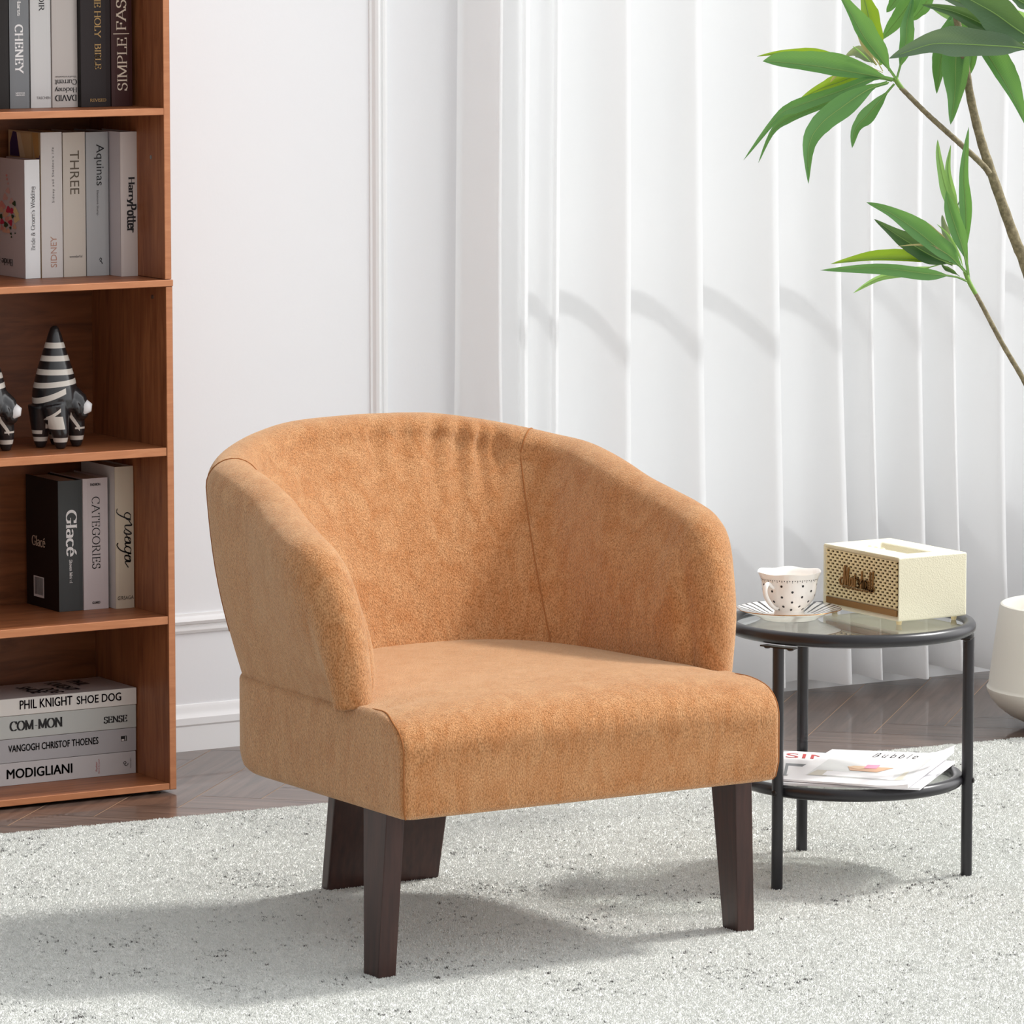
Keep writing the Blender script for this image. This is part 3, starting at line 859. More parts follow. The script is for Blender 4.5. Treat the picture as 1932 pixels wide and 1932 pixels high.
# ================================================================ lettering helpers
def arc(cx, cy, rx, ry, a0, a1, n=14):
    return [(cx + rx * math.cos(math.radians(a0 + (a1 - a0) * i / n)), cy + ry * math.sin(math.radians(a0 + (a1 - a0) * i / n))) for i in range(n + 1)]
X = 0.66
G = {  # advance width, strokes (cap height 1, x-height .66)
 'A': (.86, [[(.06, 0), (.42, 1)], [(.42, 1), (.80, 0)], [(.2, .36), (.64, .36)]]),
 'B': (.70, [[(.14, 0), (.14, 1)], [(.14, 1), (.32, 1)] + arc(.32, .76, .24, .24, 90, -90) + [(.14, .52)], [(.14, .52), (.34, .52)] + arc(.34, .26, .28, .26, 90, -90) + [(.14, 0)]]),
 'C': (.82, [arc(.46, .5, .38, .5, 48, 312, 22), [(.73, .97), (.73, .72)]]),
 'D': (.84, [[(.14, 0), (.14, 1)], [(.14, 1), (.34, 1)] + arc(.34, .5, .40, .5, 90, -90, 20) + [(.14, 0)]]),
 'E': (.68, [[(.14, 0), (.14, 1)], [(.14, 1), (.58, 1)], [(.58, 1), (.58, .80)], [(.14, .52), (.48, .52)], [(.48, .62), (.48, .42)], [(.14, 0), (.60, 0)], [(.60, 0), (.60, .2)]]),
 'F': (.64, [[(.14, 0), (.14, 1)], [(.14, 1), (.58, 1)], [(.58, 1), (.58, .80)], [(.14, .52), (.48, .52)], [(.48, .62), (.48, .42)]]),
 'G': (.86, [arc(.46, .5, .38, .5, 48, 312, 22), [(.73, .97), (.73, .74)], [(.72, .06), (.72, .42)], [(.56, .42), (.84, .42)]]),
 'H': (.84, [[(.14, 0), (.14, 1)], [(.70, 0), (.70, 1)], [(.14, .5), (.70, .5)]]),
 'I': (.34, [[(.17, 0), (.17, 1)]]),
 'K': (.80, [[(.14, 0), (.14, 1)], [(.68, 1), (.16, .42)], [(.32, .58), (.72, 0)]]),
 'L': (.64, [[(.14, 0), (.14, 1)], [(.14, 0), (.58, 0)], [(.58, 0), (.58, .22)]]),
 'M': (1.0, [[(.13, 0), (.13, 1)], [(.13, 1), (.5, .06)], [(.5, .06), (.86, 1)], [(.86, 1), (.86, 0)]]),
 'N': (.86, [[(.13, 0), (.13, 1)], [(.13, 1), (.73, .02)], [(.73, .02), (.73, 1)]]),
 'O': (.90, [arc(.45, .5, .38, .5, 0, 360, 30)]),
 'P': (.68, [[(.14, 0), (.14, 1)], [(.14, 1), (.34, 1)] + arc(.34, .74, .26, .26, 90, -90) + [(.14, .48)]]),
 'R': (.78, [[(.14, 0), (.14, 1)], [(.14, 1), (.34, 1)] + arc(.34, .75, .25, .25, 90, -90) + [(.14, .5)], [(.38, .5), (.70, 0)]]),
 'S': (.62, [arc(.31, .75, .21, .25, 30, 250, 14) + arc(.31, .25, .23, .27, 70, -150, 14), [(.51, .97), (.51, .76)], [(.08, .24), (.08, .03)]]),
 'T': (.76, [[(.38, 0), (.38, 1)], [(.06, 1), (.70, 1)], [(.06, 1), (.06, .8)], [(.70, 1), (.70, .8)]]),
 'U': (.82, [[(.14, 1), (.14, .34)] + arc(.41, .34, .27, .34, 180, 360) + [(.68, 1)]]),
 'V': (.82, [[(.06, 1), (.42, 0)], [(.42, 0), (.76, 1)]]),
 'W': (1.14, [[(.06, 1), (.34, 0)], [(.34, 0), (.57, .94)], [(.57, .94), (.82, 0)], [(.82, 0), (1.08, 1)]]),
 'Y': (.80, [[(.06, 1), (.40, .48)], [(.74, 1), (.40, .48)], [(.40, .48), (.40, 0)]]),
 'a': (.58, [arc(.28, .18, .19, .18, 0, 360, 16), arc(.28, .46, .19, .19, 150, 0, 10) + [(.47, .0)]]),
 'b': (.62, [[(.13, 0), (.13, 1)], arc(.33, .32, .22, .33, 0, 360, 18)]),
 'c': (.54, [arc(.30, .32, .22, .33, 50, 315, 16)]),
 'd': (.62, [[(.49, 0), (.49, 1)], arc(.29, .32, .22, .33, 0, 360, 18)]),
 'e': (.54, [[(.08, .36), (.50, .36)] + arc(.29, .33, .21, .33, 5, 320, 18)]),
 'f': (.40, [[(.17, 0), (.17, .78)] + arc(.31, .78, .14, .2, 180, 60, 6), [(.04, X), (.36, X)]]),
 'g': (.60, [arc(.27, .42, .19, .23, 0, 360, 16), [(.49, X), (.49, -.08)] + arc(.28, -.08, .21, .18, 0, -160, 8)]),
 'h': (.64, [[(.13, 0), (.13, 1)], arc(.32, .44, .19, .22, 180, 0, 10) + [(.51, 0)]]),
 'i': (.30, [[(.15, 0), (.15, X)], [(.15, .88), (.15, .93)]]),
 'k': (.62, [[(.13, 0), (.13, 1)], [(.52, X), (.15, .28)], [(.26, .38), (.56, 0)]]),
 'l': (.28, [[(.14, 0), (.14, 1)]]),
 'm': (.92, [[(.13, 0), (.13, X)], arc(.29, .46, .16, .2, 180, 0, 8) + [(.45, 0)], arc(.62, .46, .17, .2, 180, 0, 8) + [(.79, 0)]]),
 'n': (.64, [[(.13, 0), (.13, X)], arc(.32, .44, .19, .22, 180, 0, 10) + [(.51, 0)]]),
 'o': (.60, [arc(.30, .33, .22, .33, 0, 360, 20)]),
 'r': (.44, [[(.13, 0), (.13, X)], arc(.30, .42, .17, .22, 180, 50, 8)]),
 's': (.48, [arc(.24, .49, .15, .16, 30, 250, 10) + arc(.24, .17, .17, .18, 70, -150, 10)]),
 't': (.40, [[(.17, .9), (.17, .14)] + arc(.30, .14, .13, .14, 180, 300, 6), [(.04, X), (.36, X)]]),
 'u': (.64, [[(.13, X), (.13, .2)] + arc(.31, .2, .18, .2, 180, 340, 8), [(.50, X), (.50, 0)]]),
 'v': (.58, [[(.05, X), (.29, 0)], [(.29, 0), (.53, X)]]),
 'y': (.58, [[(.05, X), (.29, .02)], [(.53, X), (.22, -.22), (.10, -.24)]]),
 '&': (.82, [arc(.34, .78, .15, .2, -40, 230, 12) + [(.66, 0)], arc(.32, .26, .25, .27, 120, 390, 14) + [(.7, .52)]]),
 "'": (.2, [[(.1, 1), (.1, .8)]]), '-': (.50, [[(.20, .38), (.30, .38)]]), '|': (.4, [[(.2, -.12), (.2, 1.12)]]), ' ': (.36, []),
}
G['\u00e9'] = (G['e'][0], G['e'][1] + [[(.24, .78), (.40, .94)]])
def hull(pts):
    pts = sorted(set((round(a, 6), round(b, 6)) for a, b in pts))
    def half(ps):
        h = []
        for p in ps:
            while len(h) > 1 and (h[-1][0] - h[-2][0]) * (p[1] - h[-2][1]) - (h[-1][1] - h[-2][1]) * (p[0] - h[-2][0]) <= 0: h.pop()
            h.append(p)
        return h
    lo, hi = half(pts), half(pts[::-1]); return lo[:-1] + hi[:-1]
def serif_flat(text, W=.12, T=.05, serif=True, track=0.0):
    """roman lettering swept with a broad nib; returns flat (verts2d, faces)"""
    vs, fs = [], []
    x0 = 0
    def quad(p, q, w=W, t=T):
        h = hull([(c[0] + sx * w / 2, c[1] + sy * t / 2) for c in (p, q) for sx in (-1, 1) for sy in (-1, 1)])
        k = len(vs); vs.extend(h); fs.append(tuple(range(k, k + len(h))))
    for ch_ in text:
        adv, strokes = G[ch_]
        for st in strokes:
            s2 = [(x0 + a, b * (1 - T) + T / 2 if 0 <= b <= 1 else b) for a, b in st]
            for p, q in zip(s2[:-1], s2[1:]): quad(p, q)
            if serif and ch_ not in "|'-&.\u00e9eacsogS" or (serif and ch_ in 'G' and False):
                for e, nb in ((st[0], st[1]), (st[-1], st[-2])):
                    dx, dy = abs(e[0] - nb[0]), abs(e[1] - nb[1])
                    if dy > dx * 1.2 and dy > .3 and min(abs(e[1] - z) for z in (0, 1, X)) < .03:
                        ey = e[1] * (1 - T) + T / 2; quad((x0 + e[0] - .09, ey), (x0 + e[0] + .09, ey), .06, T)
        x0 += adv + track
    return vs, fs
def sans_flat(text, bold=0.0, shear=0.0, space=1.0):
    cu = bpy.data.curves.new('tmp', 'FONT'); cu.body = text; cu.size = 1.0; cu.shear = shear; cu.space_character = space; cu.resolution_u = 3
    o = bpy.data.objects.new('tmp', cu); scene.collection.objects.link(o)
    me = bpy.data.meshes.new_from_object(o.evaluated_get(bpy.context.evaluated_depsgraph_get()))
    vs = [(v.co.x, v.co.y) for v in me.vertices]; fs = [tuple(p.vertices) for p in me.polygons]
    if bold:                                    # heavier weight: the letters laid over themselves, slightly apart
        n0 = len(vs); base = list(vs); bf = list(fs); vs = []; fs = []
        for k_, (dx, dy) in enumerate(((-bold, 0), (bold, 0), (0, bold * .6), (0, -bold * .6), (0, 0))):
            vs += [(x + dx, y + dy) for x, y in base]; fs += [tuple(i + k_ * n0 for i in f) for f in bf]
    bpy.data.objects.remove(o, do_unlink=True); bpy.data.meshes.remove(me); bpy.data.curves.remove(cu)
    return vs, fs
def stroke_flat(lines, w):
    """pen strokes of constant width from polylines"""
    vs, fs = [], []
    for ln in lines:
        pts = sample(ln, max(8, len(ln) * 5)) if len(ln) > 2 else ln
        for p, q in zip(pts[:-1], pts[1:]):
            h = hull([(c[0] + w / 2 * math.cos(a * math.pi / 3), c[1] + w / 2 * math.sin(a * math.pi / 3)) for c in (p, q) for a in range(6)])
            k = len(vs); vs.extend(h); fs.append(tuple(range(k, k + len(h))))
    return vs, fs
def put(name, flat, corner, right, up, width, height, m, parent, lift_n=None, off=.0004, thick=0.0):
    """fit flat lettering into a width x height field whose lower-left corner is `corner`"""
    vs, fs = flat
    xs = [p[0] for p in vs]; ys = [p[1] for p in vs]; ax, ay = min(xs), min(ys); bx_, by_ = max(xs) - ax, max(ys) - ay
    right = Vector(right).normalized(); up = Vector(up).normalized(); nrm = Vector(lift_n).normalized() if lift_n is not None else right.cross(up)
    c = Vector(corner)
    lay = [0.0] * len(vs)                       # overlapping pen strokes lie one over the other like ink layers
    for k_, f_ in enumerate(fs):
        for i_ in f_: lay[i_] = max(lay[i_], min(k_, 120) * 4e-6)
    V = [c + right * ((x - ax) / bx_ * width) + up * ((y - ay) / by_ * height) + nrm * (off + e_) for (x, y), e_ in zip(vs, lay)]
    o = mesh_obj(name, V, fs, m, parent, smooth=False)
    if thick:
        sd = o.modifiers.new('relief', 'SOLIDIFY'); sd.thickness = thick; sd.offset = 0
    return o
def spine_box(x0, y0, x1, y1, Y):
    """a photo rectangle on a plane facing the room -> (x0, z_low, x1, z_high)"""
    a = at_y(x0, y1, Y); b = at_y(x1, y0, Y)
    xs = [at_y(x, (y0 + y1) / 2, Y).x for x in (x0, x1)]; zs = [at_y((x0 + x1) / 2, y, Y).z for y in (y1, y0)]
    return xs[0], zs[0], xs[1], zs[1]
NV_ = (0, -1, 0)
def txt_h(par, flat, box_px, Y, m, name='title'):
    x0, z0, x1, z1 = spine_box(*box_px, Y); return put(name, flat, (x0, Y, z0), (1, 0, 0), (0, 0, 1), x1 - x0, z1 - z0, m, par, NV_)
def txt_flip(par, flat, box_px, Y, m, name='title'):    # upside down
    x0, z0, x1, z1 = spine_box(*box_px, Y); return put(name, flat, (x1, Y, z1), (-1, 0, 0), (0, 0, -1), x1 - x0, z1 - z0, m, par, NV_)
def txt_down(par, flat, box_px, Y, m, name='title'):    # reads top to bottom
    x0, z0, x1, z1 = spine_box(*box_px, Y); return put(name, flat, (x0, Y, z1), (0, 0, -1), (1, 0, 0), z1 - z0, x1 - x0, m, par, NV_)
def txt_up(par, flat, box_px, Y, m, name='title'):      # reads bottom to top
    x0, z0, x1, z1 = spine_box(*box_px, Y); return put(name, flat, (x1, Y, z0), (0, 0, 1), (-1, 0, 0), z1 - z0, x1 - x0, m, par, NV_)
# speaker script on the grille (front face looks towards -x; its "right" is -y)
SCRIPT = [
 [(-.08, .42), (-.22, .30), (-.20, .05), (-.05, .02), (.05, .30), (.12, 1.05), (.18, 1.12)],
 [(.16, 1.08), (.14, .5), (.20, .05)], [(.20, .08), (.30, .70), (.42, 1.05)], [(.40, 1.02), (.38, .4), (.44, .02)],
 [(.74, .42), (.62, .50), (.55, .25), (.62, .02), (.74, .20)], [(.76, .48), (.76, .05), (.84, .06)],
 [(.92, .70), (.90, .05)], [(.90, .35), (1.0, .55), (1.08, .50)],
 [(1.28, .46), (1.18, .50), (1.20, .32), (1.28, .20), (1.20, .02), (1.10, .06)],
 [(1.46, .98), (1.40, .02)], [(1.42, .30), (1.52, .48), (1.58, .40), (1.56, .04), (1.64, .04)],
 [(1.88, .40), (1.76, .50), (1.68, .25), (1.76, .02), (1.88, .20)], [(1.90, .48), (1.90, .05), (1.96, .05)],
 [(2.10, 1.02), (2.04, .06), (2.12, .03)], [(2.30, 1.06), (2.24, .06), (2.36, .04), (2.32, .2)],
 [(.0, -.06), (1.2, -.10), (2.3, -.06)]]
a0 = at_x(1597, 1119, GX - .003); a1 = at_x(1656, 1108, GX - .003)
put('logo', stroke_flat(SCRIPT, .075), (GX - .0042, 7.7185, .5265), (0, -1, 0), (0, 0, 1), .110, .042, M_brass, sp, (-1, 0, 0), 0.0, .0030)
# ================================================================ books
INK = mat('ink_black', srgb(26, 24, 26), 0.6); INKG = mat('ink_grey', srgb(92, 88, 88), 0.6); INKW = mat('ink_white', srgb(232, 228, 226), 0.6)
INKGOLD = mat('ink_gold', srgb(176, 140, 84), 0.5); INKCR = mat('ink_cream', srgb(214, 196, 176), 0.6); INKPUR = mat('ink_plum', srgb(58, 46, 62), 0.6)
INKBR = mat('ink_brown', srgb(92, 80, 66), 0.6); INKROSE = mat('ink_rose', srgb(178, 132, 112), 0.6); INKRED = mat('ink_red', srgb(170, 60, 60), 0.6)
M_pages = mat('book_pages', srgb(196, 184, 172), 0.85)
v_ = coords(M_pages, (1, 1, 1)); 
_cov = {}
def cover_mat(c):
    if c not in _cov: _cov[c] = mat('cover_%d_%d_%d' % c, srgb(*c), 0.5, spec=0.35)
    return _cov[c]
def book_up(x0, x1, y0, depth, z0, h, col, label, group, cover_col=None, name='book'):
    """standing book, spine towards the room (-y)"""
    z0 = z0 + .0004; h = h - .0004
    r = root(name, ((x0 + x1) / 2, y0 + depth / 2, z0), label, 'book', group)
    cm = cover_mat(col); t = .0022
    mb = MB().box(x0, x0 + t, y0 + t, y0 + depth, z0, z0 + h, k=1).box(x1 - t, x1, y0 + t, y0 + depth, z0, z0 + h, k=1)
    # gently rounded spine
    n = 6; vs = []; w = x1 - x0
    for z in (z0, z0 + h):
        for i in range(n + 1):
            u = i / n; vs.append((x0 + w * u, y0 + .0012 * (2 * u - 1) ** 4, z))
        vs += [(x1, y0 + t * 1.2, z), (x0, y0 + t * 1.2, z)]
    m_ = n + 3
    fs = [(i, (i + 1) % m_, m_ + (i + 1) % m_, m_ + i) for i in range(m_)] + [tuple(range(m_ - 1, -1, -1)), tuple(range(m_, 2 * m_))]
    mb.add((vs, fs), 0)
    c = mb.obj('cover', [cm, cover_mat(cover_col or col)], r, smooth=False)
    MB().box(x0 + t, x1 - t, y0 + t, y0 + depth - .003, z0 + .002, z0 + h - .003).obj('pages', M_pages, r, smooth=False)
    return r, c
def book_flat(x0, x1, y0, depth, z0, h, col, label, group, top_col=None):
    """lying book, spine towards the room (-y)"""
    z0 = z0 + .0003; h = h - .0004
    r = root('book', ((x0 + x1) / 2, y0 + depth / 2, z0), label, 'book', group)
    t = .0022
    mb = MB().box(x0, x1, y0, y0 + t * 1.2, z0, z0 + h).box(x0, x1, y0 + t, y0 + depth, z0, z0 + t).box(x0, x1, y0 + t, y0 + depth, z0 + h - t, z0 + h, k=1)
    c = mb.obj('cover', [cover_mat(col), cover_mat(top_col or col)], r, bevel=.0008, seg=2)
    MB().box(x0 + .003, x1 - .003, y0 + t, y0 + depth - .003, z0 + t, z0 + h - t).obj('pages', M_pages, r, smooth=False)
    return r, c
# ---- top shelf -----------------------------------------------------------------
g = 'books standing on the top visible shelf'
Z = SH[0][0]; Y1 = 9.185
def bx(xa, xb, ypx, Y): return at_y(xa, ypx, Y).x, at_y(xb, ypx, Y).x
def up(xa, xb, Y, Z, ytop, depth, col, label, g, cover_col=None, zh=None):
    x0, x1 = bx(xa, xb, at and 0 or 0, Y) if False else (at_y(xa, PYB, Y).x, at_y(xb, PYB, Y).x)
    x1 = min(x1, XI - .0006); x0 = max(x0, LASTX.get(g, 0)); LASTX[g] = x1 - .0002
    h = zh if zh else at_y((xa + xb) / 2, ytop, Y).z - Z
    return book_up(x0 + .0002, x1 - .0008, Y, depth, Z, h, col, label, g, cover_col)
PYB = 200
LASTX = {}
up(-28, 18.6, 9.186, Z, 0, .16, (30, 24, 22), 'black book cut by the photo edge, first on the top visible shelf', g, zh=.262)
b, c = up(19.5, 57, 9.186, Z, 0, .16, (122, 124, 126), 'grey book with bold white capital lettering on the top visible shelf', g, (40, 34, 32), .262)
txt_down(b, serif_flat('CHENEY', .18, .055, track=.06), (28, 46, 43.5, 139), 9.186, INKW)
txt_down(b, serif_flat('Harss', .16, .05), (32, -4, 39, 30), 9.186, INKW, 'subtitle')
txt_h(b, serif_flat('MARVLN', .16, .06), (29.5, 174, 46.5, 177), 9.186, INKW, 'imprint'); txt_h(b, serif_flat('NMVLEE', .16, .06), (29.5, 178, 46.5, 181), 9.186, INKW, 'imprint')
b, c = up(59, 98, 9.187, Z, 0, .16, (206, 204, 202), 'white book with small dark capitals at foot and head of spine, top visible shelf', g, zh=.262)
txt_down(b, serif_flat('VOIR', .12, .05), (73, -22, 83, 21), 9.187, INK)
txt_h(b, sans_flat('TASCHEN'), (69, 182, 95, 187), 9.187, INKG, 'imprint')
b, c = up(99.5, 148, 9.184, Z, 0, .16, (192, 184, 178), 'pale stone book with upside-down bold title on the top visible shelf', g, zh=.262)
txt_flip(b, serif_flat('David'.replace('avid', 'AVID'), .17, .06), (104, 179, 144.5, 190.5), 9.184, INK)
txt_flip(b, serif_flat('Hockney', .13, .05), (103, 163, 145, 174.5), 9.184, INK)
txt_flip(b, serif_flat('Current', .13, .05), (103, 150, 145, 160), 9.184, INK)
txt_flip(b, serif_flat('thefirstsome', .1, .06), (104, 143, 144, 146.5), 9.184, INKG, 'imprint')
b, c = up(149.5, 210, 9.170, Z, 0, .16, (40, 31, 31), 'thick dark brown book with gold capital lettering on the top visible shelf', g, (26, 22, 22), .262)
txt_down(b, serif_flat('THE HOLY  BIBLE', .13, .05), (178, -22, 190, 130.5), 9.170, INKGOLD)
txt_h(b, serif_flat('REVISED', .12, .05), (170, 186, 200, 192), 9.170, INKGOLD, 'imprint')
b, c = up(211, 251, 9.170, Z, 0, .16, (62, 32, 30), 'maroon book with large cream capitals reading upward, last on the top visible shelf', g, (44, 26, 24), .262)
txt_up(b, serif_flat('SIMPLE', .11, .04), (221, 71, 240, 171), 9.170, INKCR)
txt_up(b, serif_flat('FASH', .11, .04), (219, -24, 238, 57), 9.170, INKCR)
q0 = at_y(213.5, 64, 9.17); q1 = at_y(243.5, 64, 9.17)
mesh_obj('title', [(q0.x, 9.1696, q0.z - .0007), (q1.x, 9.1696, q0.z - .0007), (q1.x, 9.1696, q0.z + .0007), (q0.x, 9.1696, q0.z + .0007)], [(0, 1, 2, 3)], INKCR, b, smooth=False)
# ---- second shelf --------------------------------------------------------------
g = 'books standing on the second shelf'
Z = SH[1][0]; PYB = 500
Yb_ = 9.226
b, c = up(48.5, 77.5, Yb_, Z, 301.5, .146, (232, 232, 232), 'white wedding book with a flower bouquet on its cover, second shelf', g, (206, 198, 198))
txt_up(b, serif_flat("Bride & Groom's Wedding", .10, .045), (58, 352, 67.5, 472.5), Yb_, INKG)
# bouquet printed on the cover board that faces left (-x)
xf = at_y(48.5, 500, Yb_).x - .0005
def oncover(px, py): p = at_x(px, py, xf); return (xf, min(p.y, 9.362), p.z)
PET = [mat('print_pink', srgb(222, 150, 140), .6), mat('print_red', srgb(196, 52, 84), .6), mat('print_cream', srgb(232, 214, 160), .6), mat('print_leaf', srgb(52, 78, 48), .6), mat('print_peach', srgb(226, 178, 150), .6), mat('print_blush', srgb(216, 176, 168), .6)]
rnd = random.Random(4); mb = MB()
for (cx_, cy__, rr, k) in [(4, 388, 9, 0), (13, 400, 7, 4), (20, 412, 6, 4), (22, 380, 6, 5), (10, 372, 7, 5), (15, 360, 6, 5), (3, 396, 6, 4), (16, 396, 7, 1), (23, 398, 6, 1), (9, 405, 6, 4), (14, 414, 6, 0), (20, 420, 6, 1), (29, 397, 6, 2), (32, 405, 6, 2), (30, 415, 6, 2), (34, 412, 5, 2), (27, 384, 5, 3), (11, 424, 6, 3), (4, 418, 6, 1), (2, 408, 5, 3), (24, 408, 4, 3), (9, 434, 6, 4), (16, 436, 5, 4), (28, 428, 5, 4), (21, 441, 2.5, 3), (22, 447, 2.0, 3), (29, 440, 1.6, 3), (4, 430, 5, 0), (20, 430, 3, 3), (13, 331, 2.5, 0), (14, 338, 2.5, 0), (16, 346, 2.6, 5)]:
    n = 12; c0 = oncover(cx_, cy__); k0 = len(mb.v); r_ = rr / 1020.0 * 1.0
    off = -.00002 * len(mb.f)
    for s_ in range(n):
        a = 2 * math.pi * s_ / n; q = r_ * (1 + .22 * math.sin(3 * a + cx_)); mb.v.append(Vector((xf - .0001 + off, min(9.366, c0[1] + q * 1.6 * math.cos(a)), c0[2] + q * math.sin(a))))
    mb.f.append(tuple(range(k0, k0 + n))); mb.m.append(k)
mb.obj('cover_print', PET, b, smooth=False)
pa = oncover(22, 496)
put('cover_title', serif_flat('Bride &', .14, .05), (xf, oncover(24, 489)[1], oncover(24, 489)[2]), (0, 1, 0), (0, 0, -1), .070, .014, INK, b, (-1, 0, 0))
Yb_ = 9.224
b, c = up(79.5, 120, Yb_, Z, 249.5, .146, (208, 202, 198), 'light grey book with a rose-coloured sans title at the spine foot, second shelf', g, (200, 176, 138))
txt_up(b, sans_flat('SIDNEY'), (95.5, 446, 107, 504.5), Yb_, INKROSE)
txt_up(b, sans_flat("Sidney and Sheldon's life", space=1.25), (97.5, 278, 103, 382.5), Yb_, INKG, 'subtitle')
xf = at_y(79.5, 500, Yb_).x - .0005
mb = MB()
def poly(pts, k):
    k0 = len(mb.v)
    for px, py in pts:
        p = oncover(px, py); mb.v.append(Vector((xf - .00003 * len(mb.f), p[1], p[2])))
    mb.f.append(tuple(range(k0, k0 + len(pts)))); mb.m.append(k)
poly([(-20, 246), (62, 250), (62, 306), (-20, 296)], 0)
poly([(7, 292), (9, 268), (24, 247), (31, 249), (37, 295)], 1)
poly([(36, 250), (58, 252), (60, 298), (44, 297)], 2); poly([(31, 249), (38, 250), (48, 297), (38, 296)], 3); poly([(67, 299), (75, 293), (75, 300)], 1); poly([(60, 250), (72, 251), (74, 298), (66, 298)], 4)
mb.obj('cover_print', [mat('print_tan', srgb(186, 158, 112), .6), mat('print_purple', srgb(64, 46, 92), .6), mat('print_sand', srgb(206, 180, 134), .6), mat('print_cloth', srgb(222, 204, 170), .6), mat('print_ochre', srgb(190, 148, 88), .6)], b, smooth=False)
b, c = up(121, 163.5, 9.223, Z, 249.5, .146, (200, 190, 178), 'beige book with a brown capital title of five letters, second shelf', g)
txt_down(b, sans_flat('THREE'), (132, 284, 149, 366.5), 9.223, INKBR)
txt_h(b, sans_flat('wonderful'), (131, 481, 155, 486), 9.223, INKG, 'imprint')
b, c = up(164.5, 207, 9.222, Z, 249, .146, (168, 168, 168), 'mid grey book with a dark sans title, second shelf', g)
txt_down(b, sans_flat('Aquinas'), (177, 272, 196, 350), 9.222, INK)
txt_down(b, sans_flat('Eleonore Stump'), (181, 359, 186.5, 406), 9.222, INKG, 'subtitle')
txt_h(b, stroke_flat([[(0, .7), (.2, 1), (.45, .85), (.35, .55), (.1, .45), (.4, .35), (.55, 0), (.6, .1)]], .14), (187, 486, 193.5, 498), 9.222, INK, 'logo')
b, c = up(229, 266, 9.176, Z, 248.5, .15, (196, 184, 178), 'pale taupe book in gothic black lettering, last on the second shelf', g, (200, 194, 196))
txt_down(b, serif_flat('Harry', .20, .09), (239, 334, 254, 386), 9.176, INK)
txt_down(b, serif_flat('Potter', .20, .09), (239.5, 385, 257.5, 439), 9.176, INK)
# ---- fourth compartment ----------------------------------------------------------
g = 'books standing below the striped figurine'
Z = SH[3][0]; PYB = 1130
b, c = up(112, 157.5, 9.224, Z, 906.5, .147, (66, 68, 68), 'thick charcoal book with large white lettering and a barcode on its black cover', g, (28, 22, 21))
txt_down(b, serif_flat('Glac\u00e9', .17, .05), (124, 962, 145, 1050), 9.224, INKW)
txt_down(b, serif_flat('Steven Meisel', .14, .05), (130.5, 1056, 136.5, 1100), 9.224, INKW, 'subtitle')
xf = at_y(112, 1130, 9.224).x - .0005
o0, o1 = oncover(60.5, 1026), oncover(86, 1032)
put('cover_title', serif_flat('Glac\u00e9', .14, .05), (xf, o0[1], oncover(60.5, 1028)[2]), (0, -1, 0), (0, 0, 1), abs(o1[1] - o0[1]), .021, INKCR, b, (-1, 0, 0))
c0, c1 = oncover(64, 1122), oncover(83, 1090)
def crect(ya, yb, za, zb, k, e): mb.add(([(xf - e, ya, za), (xf - e, yb, za), (xf - e, yb, zb), (xf - e, ya, zb)], [(0, 1, 2, 3)]), k)
mb = MB(); crect(c1[1], c0[1], c0[2] - .002, c1[2], 0, .0001)
yy = c1[1] + .004; rnd = random.Random(8)
while yy < c0[1] - .005:
    w_ = rnd.choice((.0008, .0012, .002)); crect(yy, yy + w_, c0[2] + .003, c1[2] - .002, 1, .0003); yy += w_ + rnd.choice((.0008, .0013))
mb.obj('barcode', [INKW, INK], b, smooth=False)
b, c = up(158.5, 206, 9.221, Z, 902, .147, (196, 184, 184), 'pinkish white book with thin dark capitals, middle of the three below the figurine', g)
txt_down(b, serif_flat('CATEGORIES', .10, .04, track=.04), (173, 937, 188.5, 1073), 9.221, INK)
txt_h(b, sans_flat('FASHION', .02), (170, 911.5, 189, 916.5), 9.221, INK, 'imprint'); txt_h(b, sans_flat('GUARD', .02), (174, 1134, 189, 1139), 9.221, INK, 'imprint')
b, c = up(219, 254.5, 9.203, Z, 880, .15, (196, 182, 162), 'tall beige book in black handwriting script, beside the side panel', g, (206, 200, 196))
GRS = [[(-.1, -.45), (.0, -.5), (.1, -.3), (.22, .2), (.26, .5)], [(.26, .46), (.12, .5), (.04, .25), (.12, .04), (.24, .2), (.28, .5)], [(.24, .3), (.40, .52), (.44, .6), (.46, .5), (.46, .1), (.56, .12)], [(.56, .12), (.72, .56), (.74, .3), (.68, .02), (.60, .08)], [(.70, .1), (.86, .3), (1.02, .48), (.88, .45), (.84, .1), (.98, .12), (1.04, .48), (1.04, .08), (1.14, .2)], [(1.36, .46), (1.22, .5), (1.14, .22), (1.22, .03), (1.34, .22), (1.38, .5), (1.26, -.2), (1.08, -.5), (1.02, -.42)], [(1.38, .3), (1.62, .46), (1.48, .45), (1.44, .08), (1.56, .1), (1.64, .46), (1.64, .08), (1.82, .3)]]
txt_down(b, stroke_flat(GRS, .05), (219.5, 958, 249.5, 1072), 9.203, INK)
txt_h(b, sans_flat("G'RSAGA"), (222, 1124, 252, 1131), 9.203, INK, 'imprint')
